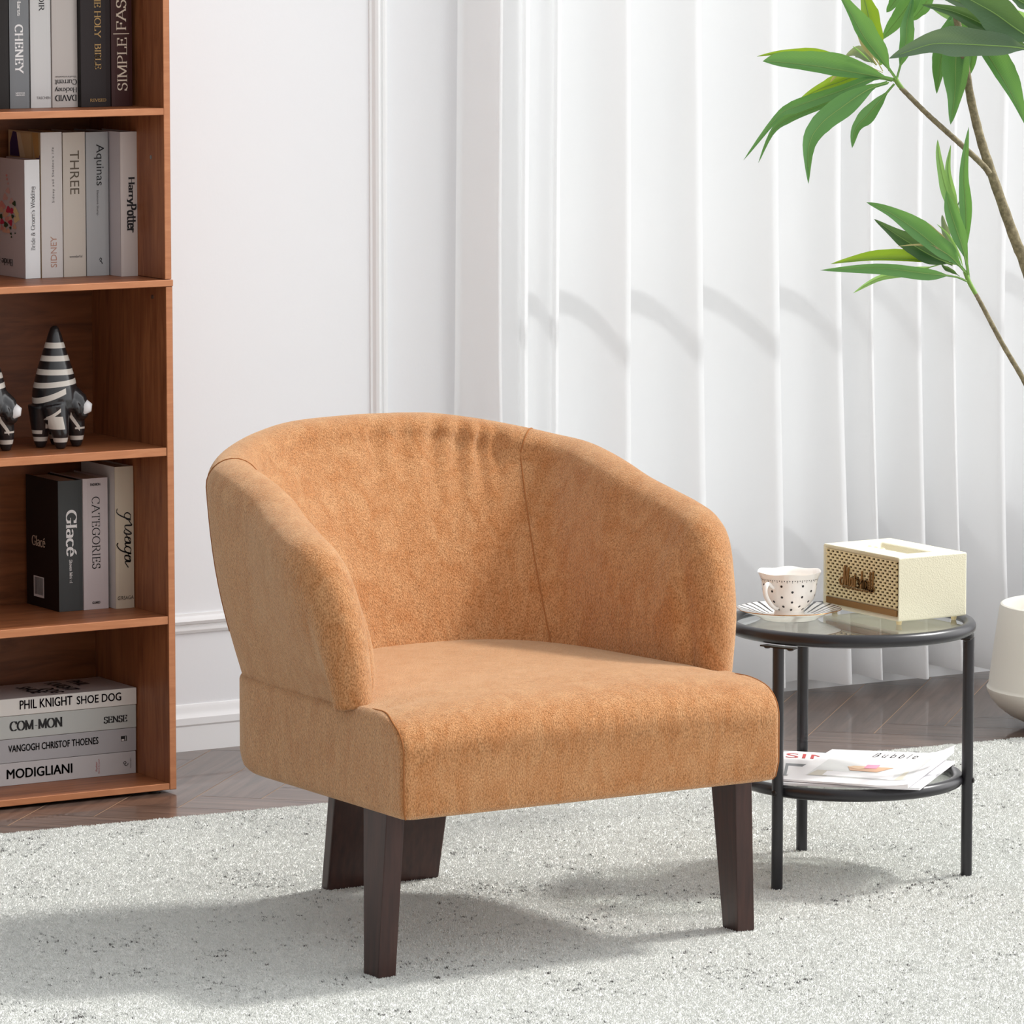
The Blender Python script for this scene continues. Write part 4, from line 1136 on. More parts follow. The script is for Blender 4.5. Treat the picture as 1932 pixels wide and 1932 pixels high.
# ---- bottom compartment: lying stack ----------------------------------------------
g = 'books stacked flat in the bottom compartment'
Z = ZB1
def lie(xr, Y, z0, z1, col, label, top=None, pyr=1400):
    return book_flat(4.436, min(XI - .003, at_y(xr, pyr, Y).x), Y, .165, z0, z1 - z0 - .0004, col, label, g, top)
zz = [ZB1, at_y(257, 1416, 9.2).z, at_y(259, 1371.5, 9.2).z, at_y(260, 1328, 9.2).z, at_y(262, 1295.5, 9.2).z]
b, c = lie(256, 9.200, zz[0], zz[1], (190, 186, 186), 'light grey book with heavy dark capitals at the bottom of the lying stack')
def skew(par, flat, pl, pr, hpx, Y, m, name='title'):
    """lettering on a lying spine: left-bottom and right-bottom photo points, height in px"""
    a = at_y(*pl, Y); b_ = at_y(*pr, Y); h_ = at_y(pl[0], pl[1] - hpx, Y).z - a.z
    return put(name, flat, (a.x, Y, (a.z + b_.z) / 2), (1, 0, 0), (0, 0, 1), b_.x - a.x, h_, m, par, NV_)
skew(b, sans_flat('MODIGLIANI', .022), (12.5, 1469.5), (136.5, 1459), 18.5, 9.2, INK)
txt_up(b, sans_flat('Doris Krystof'), (185, 1432, 188.5, 1459), 9.2, INKRED, 'subtitle'); txt_up(b, sans_flat('Parker'), (180, 1437, 183.5, 1455), 9.2, INKRED, 'subtitle')
txt_h(b, stroke_flat([[(.05, .5), (.2, .9), (.5, .95), (.6, .65), (.4, .4)], [(.3, .6), (.35, .2), (.6, .05), (.9, .2), (1, .5)]], .13), (232, 1436, 242, 1445), 9.2, INK, 'logo'); txt_up(b, sans_flat('TASCHEN'), (245, 1430, 247.5, 1449), 9.2, INKG, 'imprint')
b, c = lie(259, 9.200, zz[1], zz[2], (172, 170, 172), 'mid grey book with narrow dark capitals, second from the bottom of the lying stack')
skew(b, sans_flat('VANGOGH CHRISTOF THOENES', .016), (15.5, 1419.5), (185.5, 1404), 13.5, 9.2, INK)
x0, z0, x1, z1 = spine_box(228, 1388.5, 239, 1398, 9.2)
MB().box(x0, x1, 9.1996, 9.2003, z0, z1).obj('logo', INK, b, smooth=False)
MB().box(x0 + .0012, x0 + .0072, 9.1992, 9.2003, z0 + .001, z0 + .0038).obj('logo', INKW, b, smooth=False)
MB().box(x1 - .0032, x1 - .0022, 9.1992, 9.2003, z0 + .001, z1 - .001).obj('logo', INKW, b, smooth=False)
b, c = lie(261, 9.199, zz[2], zz[3], (188, 190, 186), 'greenish grey book with bold black serif words, second from the top of the lying stack')
skew(b, serif_flat('COM-MON', .21, .055), (18, 1379.5), (117.5, 1371.5), 18.5, 9.199, INK)
skew(b, serif_flat('SENSE', .19, .055), (195.5, 1366), (240, 1361), 13, 9.199, INK)
b, c = lie(262.5, 9.197, zz[3], zz[4], (222, 218, 212), 'white book with plum capitals on top of the lying stack', (198, 190, 188))
skew(b, sans_flat('PHIL KNIGHT', .014), (37, 1338.5), (136.5, 1330), 17.5, 9.197, INKPUR)
skew(b, sans_flat('SHOE DOG', .014), (144.5, 1329.5), (228.5, 1321), 15.5, 9.197, INKPUR)
zt_ = zz[4] - .0004 + .0003
put('cover_title', sans_flat('PHIL', .02), (4.655, 9.335, zt_), (0, -1, 0), (1, 0, 0), .060, .030, INKPUR, b, (0, 0, 1))
put('cover_title', sans_flat('KNIGHT', .02), (4.605, 9.335, zt_), (0, -1, 0), (1, 0, 0), .105, .032, INKPUR, b, (0, 0, 1))
put('cover_title', sans_flat('SHOE', .02), (4.53, 9.315, zt_), (0, -1, 0), (1, 0, 0), .085, .032, INKPUR, b, (0, 0, 1))
put('cover_title', sans_flat('DOG', .02), (4.565, 9.275, zt_), (0, -1, 0), (1, 0, 0), .060, .030, INKPUR, b, (0, 0, 1))
# ================================================================ striped figurines
M_fig = mat('glazed_ceramic', srgb(30, 29, 31), 0.28, spec=0.6, coat=0.3)
t, n, l, b = nodes(M_fig)
tc = n.new('ShaderNodeTexCoord'); sx = n.new('ShaderNodeSeparateXYZ'); l.new(tc.outputs['Object'], sx.inputs[0])
zz_ = sx.outputs['Z']; xx_ = sx.outputs['X']; yy_ = sx.outputs['Y']
def mm_(op, a, b_=0.0): return mth(M_fig, op, a, b_)
def band(val, lo, hi): return mm_('MULTIPLY', mm_('GREATER_THAN', val, lo), mm_('LESS_THAN', val, hi))
wob = mm_('MULTIPLY_ADD' if False else 'ADD', zz_, mm_('MULTIPLY', xx_, 0.06))
def add_all(L):
    r = L[0]
    for q in L[1:]: r = mm_('MAXIMUM', r, q)
    return r
H_ = 0.2435
cone = [band(zz_, lo * H_, hi * H_) for lo, hi in ((.817, .862), (.713, .757), (.603, .648), )]
w2 = mm_('SUBTRACT', zz_, mm_('MULTIPLY', xx_, .10)); cone.append(band(w2, .513 * H_, .556 * H_))
w3 = mm_('SUBTRACT', zz_, mm_('MULTIPLY', xx_, .42)); cone.append(mm_('MULTIPLY', band(w3, .447 * H_, .495 * H_), mm_('LESS_THAN', xx_, .002)))
w4 = mm_('SUBTRACT', zz_, mm_('MULTIPLY', xx_, .75)); cone.append(mm_('MULTIPLY', band(w4, .345 * H_, .375 * H_), band(xx_, -.035, -.012)))
w5 = mm_('ADD', zz_, mm_('MULTIPLY', xx_, 1.3)); cone.append(mm_('MULTIPLY', band(w5, .345 * H_, .385 * H_), band(xx_, .016, .040)))
tri = mm_('MULTIPLY', band(zz_, .165 * H_, .27 * H_), band(mm_('ADD', xx_, mm_('MULTIPLY', zz_, .2)), -.021, .005)); cone.append(tri)
cone.append(band(zz_, .058 * H_, .094 * H_))
cone.append(mm_('MULTIPLY', band(zz_, .150 * H_, .166 * H_), mm_('GREATER_THAN', xx_, .03)))
cone.append(mm_('MULTIPLY', band(zz_, .12 * H_, .15 * H_), mm_('LESS_THAN', xx_, -.035)))
mk = add_all(cone)
setcol(M_fig, mixc(M_fig, mk, srgb(30, 29, 31), srgb(206, 198, 188)))
M_figw = mat('ceramic_white', srgb(228, 226, 226), 0.3, spec=0.6)
def figurine(base, label, mirror=1):
    r = root('figurine', base, label, 'figurine', None)
    B = Vector(base)
    mb = MB()
    # body: tapering cone
    prof = [(.001, .002 + .045), (.026, .050), (.038, .066), (.045, .082), (.0468, .098), (.0445, .118), (.039, .142), (.0315, .168), (.0235, .193), (.0165, .215), (.0125, .228), (.0085, .2385), (.004, .2430), (.0005, .2437)]
    k0 = lathe_vf((0, 0, 0), prof, 40); mb.add(k0)
    # four legs
    for (lx, ly, tx, ty) in ((-.006, -.034, -.012, -.020), (.041, -.010, .030, -.006), (-.0305, .006, -.026, .004), (.016, .030, .012, .016)):
        mb.add(tube_vf([(tx, ty, .084), ((lx + tx) / 2, (ly + ty) / 2, .055), (lx, ly, .028), (lx, ly, .010), (lx, ly, .0008)], [.030, .0235, .0170, .0128, .009], 18))
    # neck and head bending down at the right
    mb.add(tube_vf([(.012, -.010, .106), (.026, -.018, .102), (.038, -.024, .092), (.043, -.027, .078), (.042, -.028, .064), (.040, -.027, .058)], [.026, .024, .0205, .0185, .0150, .010], 18))
    mb.add(tube_vf([(.024, -.034, .092), (.027, -.042, .080), (.031, -.044, .068)], [.010, .0085, .004], 12))
    mb.add(tube_vf([(.046, -.020, .100), (.052, -.020, .109)], [.008, .002], 8))
    V = [B + Vector((v.x * mirror, v.y, v.z)) for v in mb.v]
    o = mesh_obj('body', V, mb.f, M_fig, r)
    rm = o.modifiers.new('fuse', 'REMESH'); rm.mode = 'VOXEL'; rm.voxel_size = .0022; rm.use_smooth_shade = True
    sm = o.modifiers.new('smooth', 'SMOOTH'); sm.iterations = 5; sm.factor = .5
    # pale muzzle patch
    mk_ = MB().add(tube_vf([(.0490, -.0330, .096), (.0505, -.0350, .086), (.0480, -.0370, .076), (.0410, -.0400, .068)], [.003, .0125, .0125, .004], 16))
    mesh_obj('muzzle', [B + Vector((v.x * mirror, v.y, v.z)) for v in mk_.v], mk_.f, M_figw, r)
    return r
figurine((at_z(98, 842, SH[2][0]).x, 9.185, SH[2][0]), 'black ceramic animal figurine with white stripes and a tall pointed back, in the middle compartment')
f2 = figurine((at_z(-38, 850, SH[2][0]).x, 9.185, SH[2][0]), 'black and white ceramic figurine almost cut off by the photo edge')

# ================================================================ cup and saucer
M_por = mat('porcelain', srgb(244, 240, 234), 0.12, spec=0.6, coat=0.4, sub=0.0)
M_gold = mat('gilt_rim', srgb(190, 140, 90), 0.25, 0.8)
M_dot = mat('porcelain_black', srgb(40, 38, 40), 0.2)
cx_, cy__ = 5.327, 7.722
sc = root('saucer', (cx_, cy__, ZG), 'white porcelain saucer with black radial stripes and gilt rim under the teacup', 'saucer')
prof = [(.0005, .0015), (.044, .0010), (.050, .0), (.053, .0015), (.060, .006), (.078, .013), (.0945, .0185), (.0958, .0196), (.0945, .0202), (.078, .0155), (.060, .0090), (.050, .0062), (.030, .0052), (.0005, .0050)]
NSC = 96
vf = lathe_vf((cx_, cy__, ZG + .0004), prof, NSC, True, lambda a, i: 1 + (.012 * math.cos(8 * a) if 5 <= i <= 9 else 0))
fm = []
for i in range(len(prof) - 1):
    for k in range(NSC):
        m_ = 0
        if i in (6, 7): m_ = 1
        if i in (8, 9, 10) and k % 3 == 0: m_ = 2
        fm.append(m_)
fm += [0, 0]
o = mesh_obj('dish', vf[0], vf[1], parent=sc, mats=[M_por, M_gold, M_dot], fmat=fm); fix_normals(o)
ZC = ZG + .0060
cp = root('teacup', (cx_, cy__, ZC), 'white porcelain teacup with black polka dots and curled handle on the saucer', 'cup')
outer = [(.0005, .002), (.0275, .0015), (.0300, .0), (.0296, .0025), (.0272, .0080), (.0272, .0115), (.0335, .0175), (.0400, .0240), (.0458, .0330), (.0490, .0430), (.0508, .0530), (.0522, .0630), (.0545, .0715), (.0592, .0815)]
inner = [(.0594, .0822), (.0584, .0818), (.0525, .0705), (.0502, .0625), (.0488, .0530), (.0468, .0430), (.0434, .0335), (.0374, .0250), (.0250, .0190), (.0005, .0170)]
def scallop(a, i):
    p = (outer + inner)[i]; k = max(0, min(1, (p[1] - .03) / .05)); return 1 + .028 * k * math.cos(6 * a + .5)
NC = 72
prof = outer + inner
vf = lathe_vf((cx_, cy__, ZC), prof, NC, True, scallop)
V, Fc, fm = list(vf[0]), list(vf[1]), [0] * len(vf[1])
for k in range(NC):
    fm[2 * NC + k] = 1; fm[13 * NC + k] = 0
# wave the lip height a little
V = [(x, y, z + (.0012 * math.cos(6 * math.atan2(y - cy__, x - cx_) + .5) if z > ZC + .074 else 0)) for x, y, z in V]
def radius_at(z):
    for (r0, z0), (r1, z1) in zip(outer[5:], outer[6:]):
        if z0 <= z <= z1: return r0 + (r1 - r0) * (z - z0) / (z1 - z0)
    return .03
def dot(a, z, r, asp=1.0):
    k0 = len(V)
    for s_ in range(10):
        t_ = 2 * math.pi * s_ / 10; zz2 = z + r * math.sin(t_); R_q = radius_at(zz2); k_ = max(0, min(1, (zz2 - .03) / .05))
        aa = a + r * asp * math.cos(t_) / R_q; R2 = R_q * (1 + .028 * k_ * math.cos(6 * aa + .5)) + .0004
        V.append((cx_ + R2 * math.cos(aa), cy__ + R2 * math.sin(aa), ZC + zz2))
    Fc.append(tuple(range(k0, k0 + 10))); fm.append(2)
for j, (z, n_) in enumerate(((.0150, 8), (.0215, 8), (.0305, 8), (.0400, 8), (.0500, 8), (.0605, 8))):
    for s_ in range(n_): dot(2 * math.pi * (s_ + .5 * (j % 2)) / n_ + .3, z, .0023)
for s_ in range(70):                                  # dotted lace line under the lip
    a = 2 * math.pi * s_ / 70; dot(a, .0705, .0011, .8)
    if s_ % 2: dot(a, .0680, .0008)
bowl = mesh_obj('bowl', V, Fc, parent=cp, mats=[M_por, M_gold, M_dot], fmat=fm); auto_smooth(bowl, 60)
ha = math.radians(-160)
hd = Vector((math.cos(ha), math.sin(ha), 0))
hp = [(.050, .0560), (.056, .0600), (.062, .0645), (.069, .0650), (.0745, .0590), (.0750, .0500), (.0705, .0410), (.062, .0310), (.052, .0230), (.042, .0180), (.036, .0175)]
hp = sample(hp, 28)
pts = [Vector((cx_, cy__, ZC)) + hd * r + Vector((0, 0, z)) for r, z in hp]
rs = [.0030 + .0016 * math.sin(math.pi * i / 27) for i in range(28)]
MB().add(tube_vf(pts, rs, 14)).obj('handle', M_por, cp)

# ================================================================ magazines on the lower glass
M_paper = mat('magazine_paper', srgb(240, 238, 240), 0.35); M_photo = mat('magazine_photo', srgb(214, 214, 214), 0.35)
ZM = ZL + .0112      # the papers lie across the lower ring
def magazine(c4, z0, th, label, lift_fn):
    """c4: corner points (x, y) anticlockwise from near-left; slightly lifted page corners"""
    P4 = [Vector((p.x, p.y, 0)) for p in c4]; n_ = 14
    ctr = sum(P4, Vector()) / 4
    r = root('magazine', (ctr.x, ctr.y, z0), label, 'magazine', 'magazines on the lower glass')
    def pt(u, v_): return P4[0].lerp(P4[1], u).lerp(P4[3].lerp(P4[2], u), v_)
    def sheet(name, za, zb, m, mats=None):
        vs, fs = [], []
        for z in (za, zb):
            for i in range(n_ + 1):
                for j in range(n_ + 1):
                    u, v_ = i / n_, j / n_; p = pt(u, v_); vs.append((p.x, p.y, z0 + z + lift_fn(u, v_) * (0.35 + .65 * (z > th * .4))))
        N2 = (n_ + 1) ** 2; w = n_ + 1
        for i in range(n_):
            for j in range(n_):
                a = i * w + j; fs += [(a, a + 1, a + w + 1, a + w), (N2 + a, N2 + a + w, N2 + a + w + 1, N2 + a + 1)]
        for i in range(n_):
            fs += [(i * w, (i + 1) * w, N2 + (i + 1) * w, N2 + i * w), (i * w + n_, N2 + i * w + n_, N2 + (i + 1) * w + n_, (i + 1) * w + n_), (i, N2 + i, N2 + i + 1, i + 1), (n_ * w + i, n_ * w + i + 1, N2 + n_ * w + i + 1, N2 + n_ * w + i)]
        o = mesh_obj(name, vs, fs, m, r); fix_normals(o); auto_smooth(o, 40); return o
    sheet('pages', 0, th * .8, M_paper); cov = sheet('front_cover', th * .84, th, M_paper)
    def on(u, v_, e=.0004):
        p = pt(u, v_); return Vector((p.x, p.y, z0 + th + lift_fn(u, v_) + e))
    def patch(name, poly_, m, e=.0004):
        us = [p[0] for p in poly_]
        # subdivide into a strip so that it follows the lifted cover
        vs, fs = [], []
        (u0, v0), (u1, v1), (u2, v2), (u3, v3) = poly_
        k_ = 10
        for i in range(k_ + 1):
            for j in range(k_ + 1):
                a, b_ = i / k_, j / k_
                uu = (u0 * (1 - a) + u1 * a) * (1 - b_) + (u3 * (1 - a) + u2 * a) * b_
                vv = (v0 * (1 - a) + v1 * a) * (1 - b_) + (v3 * (1 - a) + v2 * a) * b_
                vs.append(on(uu, vv, e))
        return mesh_obj(name, vs, grid_faces(k_ + 1, k_ + 1), m, cov)
    def flat(name, fl, u0, v0, u1, v1, m, e=.0005):
        vs, fs = fl; xs = [p[0] for p in vs]; ys = [p[1] for p in vs]; ax, ay = min(xs), min(ys); w_, h__ = max(xs) - ax, max(ys) - ay
        return mesh_obj(name, [on(u0 + (x - ax) / w_ * (u1 - u0), v0 + (y - ay) / h__ * (v1 - v0), e) for x, y in vs], fs, m, cov, smooth=False)
    return r, patch, flat
# lower magazine, partly hidden behind the seat
zl = ZM + .0006
c4 = [at_z(1467, 1481, zl), at_z(1735, 1491, zl), at_z(1802, 1440, zl), at_z(1478, 1420, zl)]
r1, patch, flat = magazine(c4, zl, .0042, 'white magazine with red capitals lying under the other magazine', lambda u, v_: 0.0)
flat('cover_title', sans_flat('SIM'), .02, .78, .30, .92, INKRED)
patch('cover_photo', [(.03, .22), (.36, .22), (.36, .60), (.03, .60)], mat('magazine_grey', srgb(120, 122, 126), .35))
patch('cover_photo', [(.05, .24), (.14, .26), (.22, .50), (.05, .52)], M_paper, .0007)
# upper magazine
zu = zl + .0054
c4 = [at_z(1474, 1473, zu), at_z(1713, 1487, zu + .002), at_z(1800, 1426, zu), at_z(1570, 1417, zu)]
r2, patch, flat = magazine(c4, zu, .0034, 'white magazine with spaced black italic title and a photo of pink flowers, on top', lambda u, v_: .016 * max(0, (u - .78) / .22) ** 1.6 * (.35 + .65 * v_))
patch('cover_photo', [(.13, .16), (.93, .14), (.92, .74), (.10, .72)], M_photo)
patch('cover_photo', [(.14, .17), (.29, .165), (.28, .33), (.15, .33)], mat('magazine_taupe', srgb(196, 188, 172), .35), .0006)
patch('cover_photo', [(.80, .15), (.90, .15), (.86, .40), (.80, .36)], mat('magazine_taupe_light', srgb(206, 198, 180), .35), .0006)
patch('cover_photo', [(.25, .18), (.80, .165), (.78, .30), (.24, .31)], M_paper, .0008)
tan = mat('magazine_tan', srgb(206, 160, 124), .35)
patch('cover_photo', [(.40, .36), (.62, .345), (.70, .50), (.34, .48)], tan, .0010)
patch('cover_photo', [(.34, .46), (.46, .40), (.52, .50), (.38, .50)], mat('magazine_sand', srgb(222, 186, 150), .35), .0012)
patch('cover_photo', [(.48, .44), (.58, .44), (.57, .56), (.47, .55)], mat('magazine_pink', srgb(226, 140, 170), .35), .0014)
flat('cover_title', serif_flat('B u b b l e', .12, .05), .40, .80, .76, .93, INKG)
# ================================================================ potted plant
M_pot = mat('pot_white', srgb(232, 228, 216), 0.42, spec=0.45)
M_soil = mat('potting_stones', srgb(200, 198, 194), 0.9)
PC = Vector((6.800, 8.760, 0))
pl = root('potted_plant', tuple(PC), 'tall leafy green plant with thin bare stems in a large round white pot', 'plant')
prof = [(.0, .004), (.094, .001), (.108, .004), (.120, .0125), (.148, .026), (.172, .044), (.188, .063), (.1955, .080), (.1960, .085), (.1938, .088), (.1920, .092), (.1850, .150), (.1768, .210), (.1702, .258), (.1680, .2655), (.1640, .2675), (.1595, .2655), (.1570, .258), (.1620, .205), (.0, .204)]
o = MB().add(lathe_vf(tuple(PC), prof[1:-1], 96, False)).add(([tuple(PC + Vector((.094 * math.cos(2 * math.pi * k / 40), .094 * math.sin(2 * math.pi * k / 40), .001))) for k in range(40)], [tuple(range(39, -1, -1))])).obj('pot', M_pot, pl)
fix_normals(o)
MB().add(lathe_vf(tuple(PC), [(.1600, .2055), (.12, .209), (.06, .210), (.004, .210)], 40, False)).obj('soil', M_soil, pl)
M_bark = mat('stem_bark', srgb(128, 118, 92), 0.8)
v_ = coords(M_bark); setcol(M_bark, ramp(M_bark, noise(M_bark, v_, 90, 4, .7), [(.3, srgb(92, 84, 62)), (.55, srgb(132, 122, 94)), (.75, srgb(160, 150, 122))]))
M_green = mat('stem_green', srgb(120, 158, 72), 0.5)
def leafmat(name, c1, c2):
    m = mat(name, srgb(*c1), 0.38, spec=0.5, coat=0.08)
    t, n, l, b = nodes(m)
    uv = n.new('ShaderNodeUVMap'); sp_ = n.new('ShaderNodeSeparateXYZ'); l.new(uv.outputs['UV'], sp_.inputs[0])
    # fine parallel side veins
    wv = n.new('ShaderNodeTexWave'); wv.inputs['Scale'].default_value = 9; wv.inputs['Distortion'].default_value = 1.5
    mp_ = n.new('ShaderNodeMapping'); mp_.inputs['Rotation'].default_value = (0, 0, .6); l.new(uv.outputs['UV'], mp_.inputs['Vector']); l.new(mp_.outputs['Vector'], wv.inputs['Vector'])
    col = mixc(m, wv.outputs['Fac'], srgb(*c1), srgb(*c2)); setcol(m, col)
    # leaves let some light through
    tr = n.new('ShaderNodeBsdfTranslucent'); tr.inputs['Color'].default_value = srgb(min(255, c2[0] + 40), min(255, c2[1] + 30), c2[2])
    ms = n.new('ShaderNodeMixShader'); ms.inputs[0].default_value = 0.28
    out = [q for q in n if q.type == 'OUTPUT_MATERIAL'][0]
    l.new(b.outputs[0], ms.inputs[1]); l.new(tr.outputs[0], ms.inputs[2]); l.new(ms.outputs[0], out.inputs['Surface'])
    return m
LM = {'m': leafmat('leaf_mid', (74, 128, 66), (92, 148, 82)), 'd': leafmat('leaf_dark', (48, 86, 48), (64, 104, 62)), 'b': leafmat('leaf_blue', (70, 100, 74), (92, 122, 96)),
      'y': leafmat('leaf_lime', (110, 150, 36), (134, 172, 50)), 'l': leafmat('leaf_light', (120, 172, 96), (142, 190, 116)), 't': leafmat('leaf_tan', (164, 160, 110), (182, 176, 128)), 'g': leafmat('leaf_grey', (100, 124, 96), (126, 146, 118))}
M_vein = mat('leaf_vein', srgb(132, 168, 92), 0.5)
W0 = 10.35
rl = random.Random(21)
def leaf(path, wpx, kind, d0=0.0, d1=0.0, side=.5, scale=1.0, off=(0, 0), fold=.55, vein=True, petiole=.17):
    """path: photo points from stem to tip (scaled); wpx: widest px; side: share of the blade on the path's left"""
    P = [(off[0] + x / scale, off[1] + y / scale) for x, y in path]
    n_ = 22; S = sample(P, n_)
    q = [at_d(x, y, W0 + d0 + (d1 - d0) * (i / (n_ - 1)) ** 1.3) for i, (x, y) in enumerate(S)]
    wm = wpx / scale / FPX * W0
    vs, uvs = [], []; ph = rl.uniform(0, 6.28)
    for i in range(n_):
        t_ = i / (n_ - 1)
        tan = (q[min(i + 1, n_ - 1)] - q[max(i - 1, 0)]).normalized()
        view = (q[i] - _C).normalized()
        sd = tan.cross(view).normalized(); up_ = sd.cross(tan).normalized()
        e = (t_ - petiole) / (1 - petiole)
        w = wm * (0.15 + (0.85 * (max(0, math.sin(math.pi * min(1, max(0, e)) ** .80)) ** .9) if e > 0 else 0)) if t_ < .999 else .0004
        if e > .55: w = wm * max(.004, (1 - ((e - .36) / .64) ** 1.7)) if e < 1 else wm * .01
        wav = 1 + .07 * math.sin(ph + t_ * 17)
        for s_, f_ in ((-1, 1.0), (-.55, .55), (0, 0), (.55, .55), (1, 1.0)):
            ww = w * ((1 - side) if s_ > 0 else side) * (wav if abs(s_) == 1 else 1)
            # negative side lies to the left of the path seen from the room
            vs.append(q[i] - sd * (-s_) * ww * 1.0 + up_ * (-fold * f_ * w * .5) + up_ * (.02 * wm * math.sin(ph * 2 + t_ * 23) * abs(s_)))
            uvs.append((.5 + s_ * .5, t_ * 3))
    fs = grid_faces(n_, 5)
    o = mesh_obj('leaf', vs, fs, LM[kind], pl)
    ul = o.data.uv_layers.new(name='UVMap')
    for p_ in o.data.polygons:
        for li in p_.loop_indices: ul.data[li].uv = uvs[o.data.loops[li].vertex_index]
    if vein:
        MB().add(tube_vf([p + (_C - p).normalized() * .0010 for p in q[:-2]], [.0013 * (1 - .75 * i / n_) * (wpx / scale / 30) ** .4 for i in range(n_ - 2)], 6)).obj('midrib', M_vein, o)
    return o
Z8 = dict(scale=3.5, off=(1380, 0)); Z5 = dict(scale=4.472, off=(1500, 300)); ZL_ = dict(scale=5.194, off=(1560, 0))
# upper-left tuft
leaf([(1085, 535), (960, 505), (720, 462), (530, 432), (300, 408), (206, 405)], 150, 'm', 0, -.04, .70, **Z8)
leaf([(960, 500), (800, 440), (640, 372), (500, 352), (340, 348), (168, 373)], 60, 'y', .03, .06, .6, **Z8)
leaf([(1060, 535), (930, 520), (720, 600), (420, 705), (300, 775), (80, 1058)], 84, 'm', .0, -.06, .5, **Z8)
leaf([(1040, 545), (900, 570), (600, 690), (370, 785), (265, 880), (178, 1076)], 62, 'm', .02, -.02, .5, **Z8)
leaf([(1030, 545), (905, 590), (740, 700), (590, 820), (512, 960), (508, 1212)], 152, 'm', -.02, -.10, .5, **Z8)
leaf([(1075, 555), (980, 665), (900, 760), (822, 850), (797, 976)], 100, 'm', .03, .0, .5, **Z8)
leaf([(1000, 500), (860, 490), (720, 540), (580, 590), (432, 676)], 105, 'y', .05, .08, .5, **Z8)
leaf([(1085, 525), (985, 385), (880, 250), (790, 90), (690, -80)], 130, 'm', -.02, -.08, .75, **Z8)
leaf([(985, 430), (960, 300), (920, 160), (885, 20), (850, -90)], 118, 'y', .03, .06, .6, **Z8)
leaf([(960, 430), (895, 320), (845, 190), (838, 62)], 55, 't', .02, .02, .5, vein=False, **Z8)
leaf([(1000, 470), (930, 340), (900, 250), (912, 170)], 44, 't', .01, .0, .5, vein=False, **Z8)
leaf([(950, 440), (880, 370), (820, 320), (800, 305)], 14, 'l', -.01, -.02, .5, vein=False, **Z8)
leaf([(960, 430), (900, 380), (830, 340), (757, 368)], 80, 'g', .06, .10, .5, vein=False, **Z8)
leaf([(1040, 470), (1020, 390), (985, 310), (940, 235)], 56, 'g', .05, .07, .5, vein=False, **Z8)
leaf([(1000, 480), (900, 440), (800, 432), (700, 490), (650, 546)], 36, 't', .02, .04, .5, vein=False, **Z8)
# leaves behind, upper middle
leaf([(1085, 540), (1110, 450), (1150, 290), (1160, 150), (1200, -30)], 100, 'm', .06, .10, .55, petiole=.3, **Z8)
leaf([(1260, -60), (1180, 20), (1080, 150), (988, 266)], 120, 'm', .10, .12, .5, petiole=.05, **Z8)
leaf([(1120, -60), (1070, 20), (1024, 82)], 70, 'm', .12, .12, .5, petiole=.05, **Z8)
leaf([(1330, -60), (1290, 10), (1230, 90), (1186, 136)], 90, 'm', .11, .12, .5, petiole=.05, **Z8)
# crown of the main stem: large dark leaves near the viewer
leaf([(1990, 330), (1860, 310), (1700, 300), (1500, 290), (1330, 290), (1180, 335), (1042, 386)], 190, 'b', -.10, -.16, .58, petiole=.12, **Z8)
leaf([(2010, 270), (1880, 190), (1740, 90), (1600, 10), (1450, -70)], 230, 'd', -.08, -.14, .5, petiole=.1, **Z8)
leaf([(1990, 330), (1820, 250), (1640, 150), (1450, 70), (1256, 30)], 120, 'd', -.04, -.10, .5, petiole=.1, **Z8)
leaf([(1980, 300), (1800, 190), (1640, 80), (1500, 10), (1340, -40)], 110, 'b', -.02, -.05, .5, petiole=.1, **Z8)
leaf([(1480, 80), (1440, 200), (1390, 350), (1370, 500), (1356, 618)], 110, 'm', .06, .04, .6, petiole=.05, **Z8)
leaf([(1500, 60), (1490, 240), (1480, 420), (1475, 620), (1447, 822)], 190, 'm', .03, .0, .5, petiole=.05, **Z8)
leaf([(1560, 60), (1590, 200), (1590, 380), (1560, 520)], 90, 'm', .08, .06, .5, petiole=.05, **Z8)
leaf([(1600, 120), (1680, 240), (1740, 350), (1760, 446)], 130, 'm', .07, .05, .5, petiole=.05, **Z8)
leaf([(1560, 130), (1640, 270), (1750, 450), (1850, 620), (1960, 860)], 160, 'm', .0, -.04, .25, petiole=.1, **Z8)
leaf([(1640, 200), (1530, 150), (1430, 100), (1330, 60)], 70, 'l', .05, .07, .5, petiole=.1, **Z8)
leaf([(1560, -90), (1680, -20), (1790, 40), (1884, 74)], 120, 'y', .06, .08, .5, petiole=.1, **Z8)
leaf([(2000, 150), (1930, 120), (1890, 90), (1868, 80)], 60, 'l', .05, .05, .5, vein=False, petiole=.1, **Z8)
leaf([(2020, 60), (1950, 30), (1880, -10), (1820, -60)], 80, 'd', .04, .0, .5, petiole=.1, **Z8)
leaf([(1700, 180), (1800, 160), (1850, 150), (1900, 140)], 60, 'y', .08, .08, .5, vein=False, **Z8)
# lower tuft
leaf([(1440, 960), (1320, 830), (1200, 745), (1000, 585), (800, 452), (602, 366)], 175, 'm', -.02, -.06, .62, petiole=.12, **Z5)
leaf([(1330, 890), (1180, 830), (1020, 740), (860, 640), (668, 508)], 170, 'd', .02, -.02, .5, petiole=.1, **Z5)
leaf([(1300, 870), (1170, 770), (1020, 670), (840, 600)], 110, 'd', .05, .06, .5, petiole=.1, **Z5)
leaf([(1360, 890), (1180, 868), (980, 850), (650, 845), (302, 886)], 110, 'y', .02, .0, .85, petiole=.25, **Z5)
leaf([(1450, 1030), (1340, 990), (1100, 965), (700, 920), (212, 938)], 112, 'm', -.01, -.06, .42, petiole=.35, **Z5)
leaf([(1280, 870), (1130, 915), (960, 950), (700, 1010), (490, 1132)], 70, 'l', .05, .08, .5, petiole=.25, **Z5)
